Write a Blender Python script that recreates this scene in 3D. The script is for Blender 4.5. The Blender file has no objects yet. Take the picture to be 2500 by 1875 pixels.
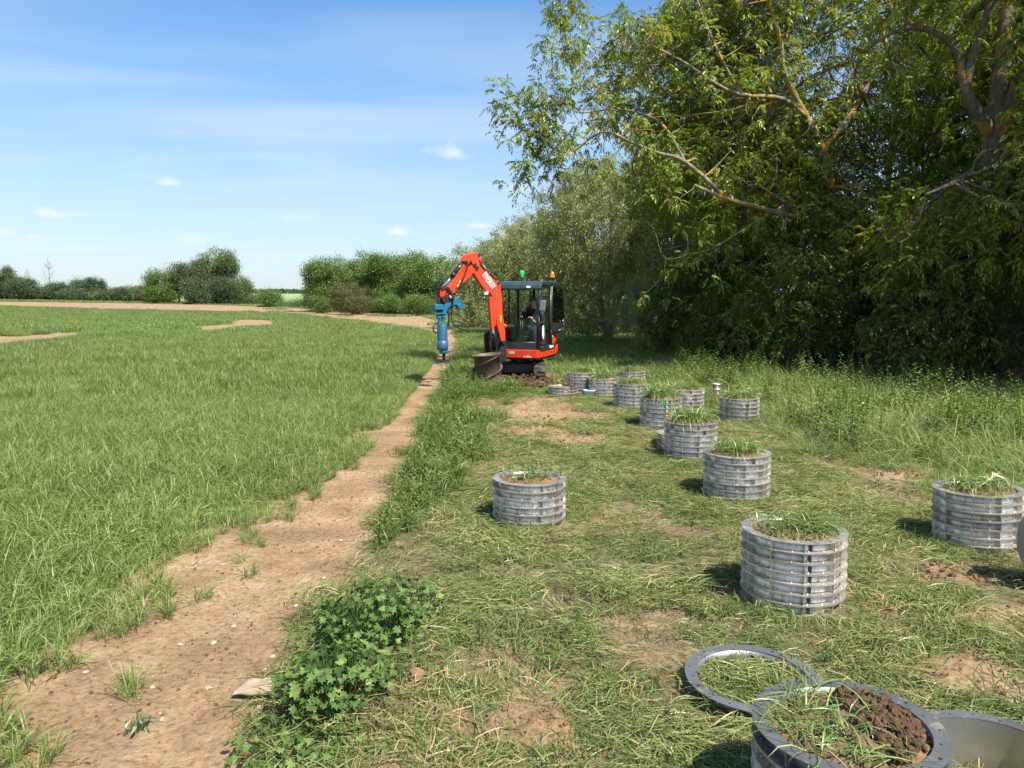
import bpy, math, random
import numpy as np
from mathutils import Vector, Matrix
rng = np.random.default_rng(7)
random.seed(7)
R = math.radians
S = bpy.context.scene
COL = S.collection

# ---------------------------------------------------------------- camera, sky, sun, exposure
EYE = 1.95; F = 1879.0; PITCH = R(6.06)
cam = bpy.data.objects.new('camera', bpy.data.cameras.new('camera')); COL.objects.link(cam)
cam.location = (0, 0, EYE); cam.rotation_euler = (R(90) - PITCH, 0, 0)
cam.data.sensor_width = 36; cam.data.lens = 36 * F / 2500
cam.data.clip_start = .05; cam.data.clip_end = 6000
S.camera = cam
SUN_EL = R(54); SUN_AZ = R(139)      # azimuth clockwise from +Y
sunv = Vector((math.cos(SUN_EL) * math.sin(SUN_AZ), math.cos(SUN_EL) * math.cos(SUN_AZ), math.sin(SUN_EL)))
sun = bpy.data.objects.new('sun', bpy.data.lights.new('sun', 'SUN')); COL.objects.link(sun)
sun.data.energy = 5.0; sun.data.angle = R(.53); sun.data.color = (1, .955, .87)
sun.rotation_euler = sunv.to_track_quat('Z', 'Y').to_euler(); sun.location = (20, -20, 40)
S.view_settings.view_transform = 'Standard'; S.view_settings.look = 'None'
S.view_settings.exposure = 0.95; S.view_settings.gamma = 1
S.cycles.max_bounces = 7; S.cycles.transparent_max_bounces = 12
S.cycles.diffuse_bounces = 3; S.cycles.glossy_bounces = 3; S.cycles.transmission_bounces = 4
S.cycles.sample_clamp_indirect = 6

W = bpy.data.worlds.new('World'); S.world = W; W.use_nodes = True
def N(nt, t, **k):
    n = nt.nodes.new(t)
    for a, b in k.items():
        if a == 'inp':
            for i, v in b.items(): n.inputs[i].default_value = v
        else: setattr(n, a, b)
    return n
def build_world():
    nt = W.node_tree; nt.nodes.clear(); L = nt.links.new
    out = N(nt, 'ShaderNodeOutputWorld'); bg = N(nt, 'ShaderNodeBackground', inp={'Strength': .105})
    sky = N(nt, 'ShaderNodeTexSky', sky_type='NISHITA', sun_disc=False, sun_elevation=SUN_EL, sun_rotation=SUN_AZ,
            altitude=50, air_density=1.0, dust_density=.6, ozone_density=2.2)
    tc = N(nt, 'ShaderNodeTexCoord'); sep = N(nt, 'ShaderNodeSeparateXYZ'); L(tc.outputs['Generated'], sep.inputs[0])
    def M(op, a, b=None, c=None, clamp=False):
        n = N(nt, 'ShaderNodeMath', operation=op, use_clamp=clamp)
        for i, v in enumerate((a, b, c)):
            if v is None: continue
            if isinstance(v, (int, float)): n.inputs[i].default_value = v
            else: L(v, n.inputs[i])
        return n.outputs[0]
    zc = M('MAXIMUM', sep.outputs[2], .03)
    # cirrus on a flat layer high overhead
    u = M('DIVIDE', sep.outputs[0], zc); v = M('DIVIDE', sep.outputs[1], zc)
    uv = N(nt, 'ShaderNodeCombineXYZ'); L(u, uv.inputs[0]); L(v, uv.inputs[1])
    mp = N(nt, 'ShaderNodeMapping'); mp.inputs['Rotation'].default_value = (0, 0, R(-28)); mp.inputs['Scale'].default_value = (.38, .85, 1)
    L(uv.outputs[0], mp.inputs[0])
    n1 = N(nt, 'ShaderNodeTexNoise', inp={'Scale': .9, 'Detail': 4, 'Roughness': .45, 'Distortion': .8}); L(mp.outputs[0], n1.inputs['Vector'])
    r1 = N(nt, 'ShaderNodeMapRange', inp={1: .42, 2: .74, 3: 0, 4: .55}); L(n1.outputs[0], r1.inputs[0])
    # pale horizon veil
    veil = N(nt, 'ShaderNodeMapRange', interpolation_type='SMOOTHSTEP', inp={1: .0, 2: .40, 3: .62, 4: 0}); L(sep.outputs[2], veil.inputs[0])
    # left side milky (towards -x)
    lm = N(nt, 'ShaderNodeMapRange', interpolation_type='SMOOTHSTEP', inp={1: -.25, 2: -.75, 3: 0, 4: .45}); L(sep.outputs[0], lm.inputs[0])
    # small cumulus, each at its own bearing and elevation
    az = M('ARCTAN2', sep.outputs[0], sep.outputs[1]); el = M('ARCSINE', sep.outputs[2])
    nz = N(nt, 'ShaderNodeTexNoise', inp={'Scale': 34, 'Detail': 6, 'Roughness': .62}); L(tc.outputs['Generated'], nz.inputs['Vector'])
    nzl = N(nt, 'ShaderNodeTexNoise', inp={'Scale': 12, 'Detail': 5, 'Roughness': .6}); L(tc.outputs['Generated'], nzl.inputs['Vector'])
    puffs = [(1097, 375, 62, 22, 1.0), (1130, 384, 38, 14, .5), (968, 568, 44, 15, 1.25), (1178, 552, 38, 12, 1.0), (415, 447, 34, 15, .95), (440, 325, 38, 15, .42),
             (128, 522, 34, 16, 1.1), (180, 524, 50, 10, .45), (8, 570, 28, 15, 1.0), (85, 580, 26, 10, .6),
             (480, 585, 75, 18, .5), (560, 470, 75, 22, .3), (340, 430, 60, 16, .3), (740, 535, 90, 16, .32), (1270, 465, 40, 18, .6), (2210, 300, 60, 60, .9)]
    acc = None
    for px, py, wx, wy, s in puffs:
        a = math.atan((px - 1250) / F); e = PITCH * -1 + math.atan((937.5 - py) / F)
        e = math.asin(max(-1, min(1, (math.cos(PITCH) * (937.5 - py) / F - math.sin(PITCH)) / math.sqrt(1 + ((px - 1250) / F) ** 2 + ((937.5 - py) / F) ** 2))))
        a = math.atan2((px - 1250) / F, math.cos(PITCH) + math.sin(PITCH) * (937.5 - py) / F)
        dx = M('MULTIPLY', M('SUBTRACT', az, a), F / wx / 1.15); dy = M('MULTIPLY', M('SUBTRACT', el, e), F / wy / 1.15)
        # flat-ish base: squash below
        dy = M('MULTIPLY', dy, M('ADD', 1.0, M('MULTIPLY', M('LESS_THAN', dy, 0), .9)))
        d = M('SQRT', M('ADD', M('MULTIPLY', dx, dx), M('MULTIPLY', dy, dy)))
        k = M('SUBTRACT', M('ADD', M('MULTIPLY', M('SUBTRACT', nz.outputs[0], .5), 2.4), M('MULTIPLY', M('SUBTRACT', nzl.outputs[0], .5), 1.5)), M('SUBTRACT', d, .78))
        k = M('MULTIPLY', M('MULTIPLY', k, .62, clamp=True), s)
        acc = k if acc is None else M('MAXIMUM', acc, k)
    acc = M('MINIMUM', acc, .9)
    m1 = N(nt, 'ShaderNodeMix', data_type='RGBA'); m1.inputs[7].default_value = (2.65, 3.2, 4.0, 1)
    hs = N(nt, 'ShaderNodeHueSaturation', inp={'Saturation': 1.22, 'Value': 1.0}); L(sky.outputs[0], hs.inputs['Color'])
    L(M('MAXIMUM', veil.outputs[0], lm.outputs[0]), m1.inputs[0]); L(hs.outputs[0], m1.inputs[6])
    m2 = N(nt, 'ShaderNodeMix', data_type='RGBA'); m2.inputs[7].default_value = (3.5, 4.2, 5.0, 1)
    L(r1.outputs[0], m2.inputs[0]); L(m1.outputs[2], m2.inputs[6])
    m3 = N(nt, 'ShaderNodeMix', data_type='RGBA'); m3.inputs[7].default_value = (5.3, 5.2, 5.3, 1)
    L(acc, m3.inputs[0]); L(m2.outputs[2], m3.inputs[6])
    L(m3.outputs[2], bg.inputs[0]); L(bg.outputs[0], out.inputs[0])
build_world()

# ---------------------------------------------------------------- projection helpers (photo pixels of 2500x1875 -> world)
K = 2500 / 2212.0      # enlargement the photo was read at
def ray(px, py):
    x = (px - 1250) / F; v = (937.5 - py) / F
    return np.array([x, math.cos(PITCH) + math.sin(PITCH) * v, -math.sin(PITCH) + math.cos(PITCH) * v])
def at_depth(px, py, Y):
    d = ray(px, py); t = Y / d[1]; return np.array([d[0] * t, Y, EYE + d[2] * t])
def vnoise(x, y, seed=0):
    xi = np.floor(x).astype(np.int64); yi = np.floor(y).astype(np.int64); fx = x - xi; fy = y - yi
    fx = fx * fx * (3 - 2 * fx); fy = fy * fy * (3 - 2 * fy)
    def h(a, b):
        n = (a * 374761393 + b * 668265263 + seed * 974711) & 0xffffffff
        n = ((n ^ (n >> 13)) * 1274126177) & 0xffffffff
        return ((n ^ (n >> 16)) & 0xffff) / 65535.0
    return (h(xi, yi) * (1 - fx) + h(xi + 1, yi) * fx) * (1 - fy) + (h(xi, yi + 1) * (1 - fx) + h(xi + 1, yi + 1) * fx) * fy
def fbm(x, y, o=4, seed=0, g=.5):
    s = 0; a = 1; t = 0
    for i in range(o):
        s = s + a * vnoise(x * 2 ** i, y * 2 ** i, seed + i * 17); t += a; a *= g
    return s / t
def sstep(a, b, x):
    t = np.clip((x - a) / (b - a), 0, 1); return t * t * (3 - 2 * t)
def Tbase(x, y):
    x = np.asarray(x, float); y = np.asarray(y, float)
    z = sstep(60, 200, y) * 1.35 + sstep(-30, -140, x) * sstep(60, 180, y) * 1.3
    z = z - sstep(215, 300, y) * 2.5 + sstep(320, 1000, y) * 12.5 + sstep(1000, 2200, y) * 3
    return z
def ground_hit(px, py):
    d = ray(px, py); ts = 1.0 * 1.001 ** np.arange(8000); pp = d[None] * ts[:, None]
    h = EYE + pp[:, 2] < Tbase(pp[:, 0], pp[:, 1]); k = int(np.argmax(h)) if h.any() else len(ts) - 1
    p = pp[k]; return np.array([p[0], p[1]])
def gh(X, Y): return ground_hit(X * K, Y * K)     # coordinates as read on the enlarged view

# edges of crop and path as functions of depth
pr = np.array([gh(*p) for p in [(480, 1800), (545, 1650), (648, 1350), (768, 1195), (845, 1090), (890, 968), (924, 890), (951, 830), (976, 770), (983, 735), (975, 712)]])
cl = np.array([gh(*p) for p in [(-420, 1800), (-150, 1640), (0, 1480), (268, 1255), (515, 1090), (670, 1000), (812, 895), (880, 835), (930, 785), (945, 760), (958, 735), (925, 714)]])
def path_r(y): return np.interp(y, pr[:, 1], pr[:, 0])
def crop_e(y): return np.interp(y, cl[:, 1], cl[:, 0])
def inpoly(x, y, P):
    x = np.asarray(x); y = np.asarray(y); c = np.zeros(x.shape, bool); n = len(P)
    for i in range(n):
        x1, y1 = P[i]; x2, y2 = P[(i + 1) % n]
        m = ((y1 > y) != (y2 > y)) & (x < (x2 - x1) * (y - y1) / (y2 - y1 + 1e-12) + x1); c ^= m
    return c
far_crop = np.array([gh(*p) for p in [(-400, 655), (0, 661), (250, 669), (500, 674), (640, 679), (760, 692), (925, 714)]])
far_band = np.array([gh(*p) for p in [(-400, 648), (0, 652), (300, 655.5), (500, 660), (600, 665), (760, 670), (900, 679), (945, 695)]])
CROP = np.vstack([[(-3, -30)], cl, far_crop[::-1], [(-500, far_crop[0, 1])], [(-500, -30)]])
BAND = np.vstack([far_crop, far_band[::-1]])
PATCH = [np.array([gh(*p) for p in q]) for q in [
    [(-60, 756), (-60, 727), (40, 727), (120, 720), (190, 718), (170, 733), (60, 748)],
    [(390, 721), (430, 708), (480, 702), (520, 690), (560, 691), (612, 694), (590, 704), (530, 708), (470, 716)],
    [(230, 733), (300, 726), (350, 722), (300, 730)]]]
# freshly dug bare spots in the mown strip
SPOTS = [(*gh(1130, 890), 1.25, 1.0), (*gh(1220, 905), 1.0, .8), (*gh(1140, 942), .62, .42), (*gh(1235, 962), .75, .45), (*gh(1120, 872), .9, .8), (*gh(1180, 920), .6, .4),
         (*gh(1120, 1590), .28, .16), (*gh(800, 1530), .3, .08), (*gh(930, 1480), .18, .09), (*gh(1720, 1320), .28, .15), (*gh(2120, 1480), .28, .26), (*gh(2150, 1340), .28, .16), (*gh(1960, 1040), .4, .2), (*gh(2080, 1260), .34, .18), (*gh(1150, 830), 1.2, .9)]
def spot_mask(x, y):
    m = np.zeros(np.shape(x))
    for sx, sy, rx, ry in SPOTS:
        d = np.sqrt(((x - sx) / rx) ** 2 + ((y - sy) / ry) ** 2) + (fbm(x * 4, y * 4, 3, 5) - .5) * 1.1
        m = np.maximum(m, 1 - sstep(.65, 1.1, d))
    return m
def in_crop(x, y):
    c = inpoly(x, y, CROP)
    for P in PATCH:
        jit = (fbm(x * .9, y * .9, 2, 3) - .5) * 1.2
        c &= ~inpoly(x + jit, y + jit, P)
    return c
PITS = [(*gh(1165, 942), .22, .07), (*gh(1265, 968), .2, .06), (*gh(1140, 838), .55, .16)]
def T(x, y):
    x = np.asarray(x, float); y = np.asarray(y, float)
    z = Tbase(x, y)
    near = 1 - sstep(18, 45, np.hypot(x, y))
    pm = sstep(crop_e(y) - .6, crop_e(y) + .1, x) * (1 - sstep(path_r(y) - .25, path_r(y) + .1, x))
    z = z + near * ((fbm(x * .8, y * .8, 3, 11) - .5) * .07 + (fbm(x * 6, y * 6, 4, 21, .6) - .5) * (.035 + .02 * pm))
    z = z + near * (.05 * sstep(path_r(y) - .1, path_r(y) + .35, x))
    sm = spot_mask(x, y) * near
    z = z + sm * ((fbm(x * 5, y * 5, 4, 31, .65) - .42) * .16)
    # sunken pits beside the mounds and by the machine
    for (px, py, r, d) in PITS:
        z = z - d * np.exp(-((x - px) ** 2 + (y - py) ** 2) / r ** 2)
    return z

def gh2(X, Y):
    d = ray(X * K, Y * K); p = gh(X, Y)
    for i in range(8):
        z = float(T(p[0], p[1])); t = (z - EYE) / d[2]; p = np.array([d[0] * t, d[1] * t])
    return p

# ---------------------------------------------------------------- materials
def mat(name):
    m = bpy.data.materials.new(name); m.use_nodes = True; nt = m.node_tree; nt.nodes.clear()
    out = N(nt, 'ShaderNodeOutputMaterial'); return m, nt, out, nt.links.new
def ramp(nt, stops, interp='LINEAR'):
    r = N(nt, 'ShaderNodeValToRGB'); r.color_ramp.interpolation = interp; e = r.color_ramp.elements
    while len(e) < len(stops): e.new(.5)
    for i, (p, c) in enumerate(stops): e[i].position = p; e[i].color = (*c, 1)
    return r
def leaf_mat(name, stops, trans=.35, gloss=.06, inst=False, rough=.45, world_var=0):
    m, nt, out, L = mat(name)
    at = N(nt, 'ShaderNodeAttribute', attribute_name='v'); fac = at.outputs['Fac']
    if inst:
        oi = N(nt, 'ShaderNodeObjectInfo'); a = N(nt, 'ShaderNodeMath', operation='MULTIPLY_ADD'); L(oi.outputs['Random'], a.inputs[0]); a.inputs[1].default_value = .36; a.inputs[2].default_value = -.18
        b = N(nt, 'ShaderNodeMath', operation='ADD'); L(a.outputs[0], b.inputs[0]); L(fac, b.inputs[1]); fac = b.outputs[0]
    if world_var:
        ge = N(nt, 'ShaderNodeNewGeometry'); nz = N(nt, 'ShaderNodeTexNoise', inp={'Scale': .55, 'Detail': 3, 'Roughness': .55}); L(ge.outputs['Position'], nz.inputs['Vector'])
        a = N(nt, 'ShaderNodeMath', operation='MULTIPLY_ADD'); L(nz.outputs[0], a.inputs[0]); a.inputs[1].default_value = world_var; a.inputs[2].default_value = -world_var / 2
        b = N(nt, 'ShaderNodeMath', operation='ADD'); L(a.outputs[0], b.inputs[0]); L(fac, b.inputs[1]); fac = b.outputs[0]
    r = ramp(nt, stops); L(fac, r.inputs[0])
    d = N(nt, 'ShaderNodeBsdfDiffuse'); t = N(nt, 'ShaderNodeBsdfTranslucent'); g = N(nt, 'ShaderNodeBsdfGlossy', inp={'Roughness': rough, 'Color': (.75, .85, .6, 1)})
    hs = N(nt, 'ShaderNodeHueSaturation', inp={'Hue': .485, 'Saturation': 1.1, 'Value': 1.15}); L(r.outputs[0], hs.inputs['Color'])
    L(r.outputs[0], d.inputs[0]); L(hs.outputs[0], t.inputs[0])
    m1 = N(nt, 'ShaderNodeMixShader', inp={0: trans}); L(d.outputs[0], m1.inputs[1]); L(t.outputs[0], m1.inputs[2])
    m2 = N(nt, 'ShaderNodeMixShader', inp={0: gloss}); L(m1.outputs[0], m2.inputs[1]); L(g.outputs[0], m2.inputs[2])
    L(m2.outputs[0], out.inputs[0]); return m
def pbr(name, col, rough=.5, metal=0, noise=None, bump=None, dirt=None, spec=.5, scale_obj=True, emis=None):
    """noise=(scale, col2, lo, hi)  bump=(scale, strength, dist)  dirt=(scale, colour, lo, hi, rough)"""
    m, nt, out, L = mat(name)
    p = N(nt, 'ShaderNodeBsdfPrincipled'); p.inputs['Roughness'].default_value = rough; p.inputs['Metallic'].default_value = metal
    p.inputs['Specular IOR Level'].default_value = spec; p.inputs['Base Color'].default_value = (*col, 1)
    tc = N(nt, 'ShaderNodeTexCoord'); src = tc.outputs['Object']; cur = None
    if noise:
        n = N(nt, 'ShaderNodeTexNoise', inp={'Scale': noise[0], 'Detail': 6, 'Roughness': .6}); L(src, n.inputs['Vector'])
        mr = N(nt, 'ShaderNodeMapRange', inp={1: noise[2], 2: noise[3]}); L(n.outputs[0], mr.inputs[0])
        mx = N(nt, 'ShaderNodeMix', data_type='RGBA'); mx.inputs[6].default_value = (*col, 1); mx.inputs[7].default_value = (*noise[1], 1); L(mr.outputs[0], mx.inputs[0])
        cur = mx.outputs[2]
        rr = N(nt, 'ShaderNodeMapRange', inp={1: 0, 2: 1, 3: rough - .08, 4: rough + .12}); L(mr.outputs[0], rr.inputs[0]); L(rr.outputs[0], p.inputs['Roughness'])
    if dirt:
        n = N(nt, 'ShaderNodeTexNoise', inp={'Scale': dirt[0], 'Detail': 8, 'Roughness': .7}); L(src, n.inputs['Vector'])
        mr = N(nt, 'ShaderNodeMapRange', inp={1: dirt[2], 2: dirt[3]}); L(n.outputs[0], mr.inputs[0])
        mx = N(nt, 'ShaderNodeMix', data_type='RGBA'); mx.inputs[7].default_value = (*dirt[1], 1); L(mr.outputs[0], mx.inputs[0])
        if cur: L(cur, mx.inputs[6])
        else: mx.inputs[6].default_value = (*col, 1)
        cur = mx.outputs[2]
        if metal:
            mm = N(nt, 'ShaderNodeMapRange', inp={1: 0, 2: 1, 3: metal, 4: 0}); L(mr.outputs[0], mm.inputs[0]); L(mm.outputs[0], p.inputs['Metallic'])
    if cur: L(cur, p.inputs['Base Color'])
    if bump:
        n = N(nt, 'ShaderNodeTexNoise', inp={'Scale': bump[0], 'Detail': 8, 'Roughness': .65}); L(src, n.inputs['Vector'])
        b = N(nt, 'ShaderNodeBump', inp={'Strength': bump[1], 'Distance': bump[2]}); L(n.outputs[0], b.inputs['Height']); L(b.outputs[0], p.inputs['Normal'])
    if emis: p.inputs['Emission Color'].default_value = (*emis, 1); p.inputs['Emission Strength'].default_value = .3
    L(p.outputs[0], out.inputs[0]); return m

def soil_nodes(nt, L, src):
    """returns colour and height sockets for bare stony soil"""
    n1 = N(nt, 'ShaderNodeTexNoise', inp={'Scale': 1.3, 'Detail': 5, 'Roughness': .6}); L(src, n1.inputs['Vector'])
    n2 = N(nt, 'ShaderNodeTexNoise', inp={'Scale': 26, 'Detail': 8, 'Roughness': .7}); L(src, n2.inputs['Vector'])
    c1 = ramp(nt, [(.36, (.24, .155, .088)), (.5, (.31, .205, .115)), (.64, (.42, .30, .175))]); L(n1.outputs[0], c1.inputs[0])
    c2 = ramp(nt, [(.33, (.5, .46, .42)), (.5, (.92, .92, .92)), (.7, (1.2, 1.18, 1.15))]); L(n2.outputs[0], c2.inputs[0])
    mu = N(nt, 'ShaderNodeMix', data_type='RGBA', blend_type='MULTIPLY'); mu.inputs[0].default_value = 1; L(c1.outputs[0], mu.inputs[6]); L(c2.outputs[0], mu.inputs[7])
    # drying cracks in the paler, crusted parts
    wn = N(nt, 'ShaderNodeTexNoise', inp={'Scale': 9, 'Detail': 4}); L(src, wn.inputs['Vector'])
    ma = N(nt, 'ShaderNodeMix', data_type='VECTOR'); ma.inputs[0].default_value = .12; L(src, ma.inputs[4]); L(wn.outputs['Color'], ma.inputs[5])
    vo = N(nt, 'ShaderNodeTexVoronoi', feature='DISTANCE_TO_EDGE', inp={'Scale': 8.5}); L(ma.outputs[1], vo.inputs['Vector'])
    cr = N(nt, 'ShaderNodeMapRange', inp={1: 0, 2: .035, 3: 1, 4: 0}); L(vo.outputs[0], cr.inputs[0])
    cm = N(nt, 'ShaderNodeMapRange', inp={1: .55, 2: .64}); L(n1.outputs[0], cm.inputs[0])
    ck = N(nt, 'ShaderNodeMath', operation='MULTIPLY'); L(cr.outputs[0], ck.inputs[0]); L(cm.outputs[0], ck.inputs[1])
    mk = N(nt, 'ShaderNodeMix', data_type='RGBA'); mk.inputs[7].default_value = (.09, .055, .03, 1)
    kf = N(nt, 'ShaderNodeMath', operation='MULTIPLY'); kf.inputs[1].default_value = .75; L(ck.outputs[0], kf.inputs[0]); L(kf.outputs[0], mk.inputs[0]); L(mu.outputs[2], mk.inputs[6])
    # pale pebbles
    v2 = N(nt, 'ShaderNodeTexVoronoi', inp={'Scale': 19, 'Randomness': 1}); L(src, v2.inputs['Vector'])
    pb = N(nt, 'ShaderNodeMapRange', inp={1: .10, 2: .16, 3: 1, 4: 0}); L(v2.outputs['Distance'], pb.inputs[0])
    sc = N(nt, 'ShaderNodeSeparateColor'); L(v2.outputs['Color'], sc.inputs[0])
    gt = N(nt, 'ShaderNodeMath', operation='GREATER_THAN'); gt.inputs[1].default_value = .86; L(sc.outputs[0], gt.inputs[0])
    pm = N(nt, 'ShaderNodeMath', operation='MULTIPLY'); L(pb.outputs[0], pm.inputs[0]); L(gt.outputs[0], pm.inputs[1])
    mp = N(nt, 'ShaderNodeMix', data_type='RGBA'); mp.inputs[7].default_value = (.48, .37, .25, 1); L(pm.outputs[0], mp.inputs[0]); L(mk.outputs[2], mp.inputs[6])
    # height
    h1 = N(nt, 'ShaderNodeMath', operation='MULTIPLY_ADD'); L(n2.outputs[0], h1.inputs[0]); h1.inputs[1].default_value = 1.0
    hc = N(nt, 'ShaderNodeMath', operation='MULTIPLY'); hc.inputs[1].default_value = -.5; L(ck.outputs[0], hc.inputs[0]); L(hc.outputs[0], h1.inputs[2])
    h2 = N(nt, 'ShaderNodeMath', operation='MULTIPLY_ADD'); L(pm.outputs[0], h2.inputs[0]); h2.inputs[1].default_value = .35; L(h1.outputs[0], h2.inputs[2])
    return mp.outputs[2], h2.outputs[0]
def ground_material():
    m, nt, out, L = mat('ground_surface')
    ge = N(nt, 'ShaderNodeNewGeometry'); src = ge.outputs['Position']
    sc, sh = soil_nodes(nt, L, src)
    at = N(nt, 'ShaderNodeAttribute', attribute_name='cover'); sp = N(nt, 'ShaderNodeSeparateColor'); L(at.outputs['Color'], sp.inputs[0])   # R crop, G grass, B far field
    n3 = N(nt, 'ShaderNodeTexNoise', inp={'Scale': 7, 'Detail': 7, 'Roughness': .7}); L(src, n3.inputs['Vector'])
    n4 = N(nt, 'ShaderNodeTexNoise', inp={'Scale': .12, 'Detail': 5, 'Roughness': .6}); L(src, n4.inputs['Vector'])
    n5 = N(nt, 'ShaderNodeTexNoise', inp={'Scale': 45, 'Detail': 6, 'Roughness': .75}); L(src, n5.inputs['Vector'])
    cropc = ramp(nt, [(.3, (.075, .13, .04)), (.5, (.11, .20, .06)), (.7, (.15, .25, .085))]); L(n4.outputs[0], cropc.inputs[0])
    grassc = ramp(nt, [(.28, (.05, .045, .022)), (.42, (.10, .088, .042)), (.56, (.19, .145, .08)), (.72, (.31, .225, .13))]); nm_ = N(nt, 'ShaderNodeMath', operation='MULTIPLY_ADD'); L(n5.outputs[0], nm_.inputs[0]); nm_.inputs[1].default_value = .9; nm_.inputs[2].default_value = -.45; na_ = N(nt, 'ShaderNodeMath', operation='ADD'); L(nm_.outputs[0], na_.inputs[0]); L(n3.outputs[0], na_.inputs[1]); L(na_.outputs[0], grassc.inputs[0])
    farc = ramp(nt, [(.3, (.20, .27, .12)), (.7, (.25, .31, .15))]); L(n4.outputs[0], farc.inputs[0])
    # ragged transition
    def blend(w, a, b):
        ad = N(nt, 'ShaderNodeMath', operation='MULTIPLY_ADD'); L(n3.outputs[0], ad.inputs[0]); ad.inputs[1].default_value = 1.2; ad.inputs[2].default_value = -.6
        s = N(nt, 'ShaderNodeMath', operation='ADD'); L(ad.outputs[0], s.inputs[0]); L(w, s.inputs[1])
        mr = N(nt, 'ShaderNodeMapRange', inp={1: .4, 2: .6}); L(s.outputs[0], mr.inputs[0])
        mx = N(nt, 'ShaderNodeMix', data_type='RGBA'); L(mr.outputs[0], mx.inputs[0]); L(a, mx.inputs[6]); L(b, mx.inputs[7]); return mx.outputs[2]
    c = blend(sp.outputs[0], sc, cropc.outputs[0]); c = blend(sp.outputs[1], c, grassc.outputs[0])
    mx = N(nt, 'ShaderNodeMix', data_type='RGBA'); L(sp.outputs[2], mx.inputs[0]); L(c, mx.inputs[6]); L(farc.outputs[0], mx.inputs[7]); c = mx.outputs[2]
    p = N(nt, 'ShaderNodeBsdfPrincipled', inp={'Roughness': .95}); p.inputs['Specular IOR Level'].default_value = .15
    L(c, p.inputs['Base Color'])
    b = N(nt, 'ShaderNodeBump', inp={'Strength': .8, 'Distance': .035}); L(sh, b.inputs['Height']); L(b.outputs[0], p.inputs['Normal'])
    L(p.outputs[0], out.inputs[0]); return m
def loose_soil_material(name='loose_soil', tint=(1, 1, 1), scale=14):
    m, nt, out, L = mat(name)
    tc = N(nt, 'ShaderNodeTexCoord'); n = N(nt, 'ShaderNodeTexNoise', inp={'Scale': scale, 'Detail': 9, 'Roughness': .72}); L(tc.outputs['Object'], n.inputs['Vector'])
    r = ramp(nt, [(.3, (.10 * tint[0], .06 * tint[1], .035 * tint[2])), (.5, (.22 * tint[0], .135 * tint[1], .08 * tint[2])), (.7, (.31 * tint[0], .20 * tint[1], .12 * tint[2]))]); L(n.outputs[0], r.inputs[0])
    p = N(nt, 'ShaderNodeBsdfPrincipled', inp={'Roughness': .97}); p.inputs['Specular IOR Level'].default_value = .1; L(r.outputs[0], p.inputs['Base Color'])
    b = N(nt, 'ShaderNodeBump', inp={'Strength': 1, 'Distance': .03}); L(n.outputs[0], b.inputs['Height']); L(b.outputs[0], p.inputs['Normal'])
    L(p.outputs[0], out.inputs[0]); return m
def bark_material(name, a, b, lichen=None, scale=6):
    m, nt, out, L = mat(name); ge = N(nt, 'ShaderNodeNewGeometry')
    mp = N(nt, 'ShaderNodeMapping', inp={'Scale': (1, 1, .35)}); L(ge.outputs['Position'], mp.inputs[0])
    n = N(nt, 'ShaderNodeTexNoise', inp={'Scale': scale * 2.2, 'Detail': 8, 'Roughness': .7}); L(mp.outputs[0], n.inputs['Vector'])
    r = ramp(nt, [(.32, a), (.68, b)]); L(n.outputs[0], r.inputs[0]); c = r.outputs[0]
    if lichen:
        n2 = N(nt, 'ShaderNodeTexNoise', inp={'Scale': 2.6, 'Detail': 7, 'Roughness': .7}); L(ge.outputs['Position'], n2.inputs['Vector'])
        mr = N(nt, 'ShaderNodeMapRange', inp={1: lichen[1], 2: lichen[1] + .05}); L(n2.outputs[0], mr.inputs[0])
        mx = N(nt, 'ShaderNodeMix', data_type='RGBA'); mx.inputs[7].default_value = (*lichen[0], 1); L(mr.outputs[0], mx.inputs[0]); L(c, mx.inputs[6]); c = mx.outputs[2]
    p = N(nt, 'ShaderNodeBsdfPrincipled', inp={'Roughness': .9}); p.inputs['Specular IOR Level'].default_value = .2; L(c, p.inputs['Base Color'])
    bp_ = N(nt, 'ShaderNodeBump', inp={'Strength': .8, 'Distance': .02}); L(n.outputs[0], bp_.inputs['Height']); L(bp_.outputs[0], p.inputs['Normal'])
    L(p.outputs[0], out.inputs[0]); return m
def glass_material(name='window_glass', tint=(.58, .70, .63), refl=.0):
    m, nt, out, L = mat(name)
    t = N(nt, 'ShaderNodeBsdfTransparent', inp={'Color': (*tint, 1)}); g = N(nt, 'ShaderNodeBsdfGlossy', inp={'Roughness': .03})
    fr = N(nt, 'ShaderNodeFresnel', inp={'IOR': 1.5}); ad = N(nt, 'ShaderNodeMath', operation='ADD', use_clamp=True); L(fr.outputs[0], ad.inputs[0]); ad.inputs[1].default_value = refl
    m1 = N(nt, 'ShaderNodeMixShader'); L(ad.outputs[0], m1.inputs[0]); L(t.outputs[0], m1.inputs[1]); L(g.outputs[0], m1.inputs[2]); L(m1.outputs[0], out.inputs[0]); return m

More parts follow.
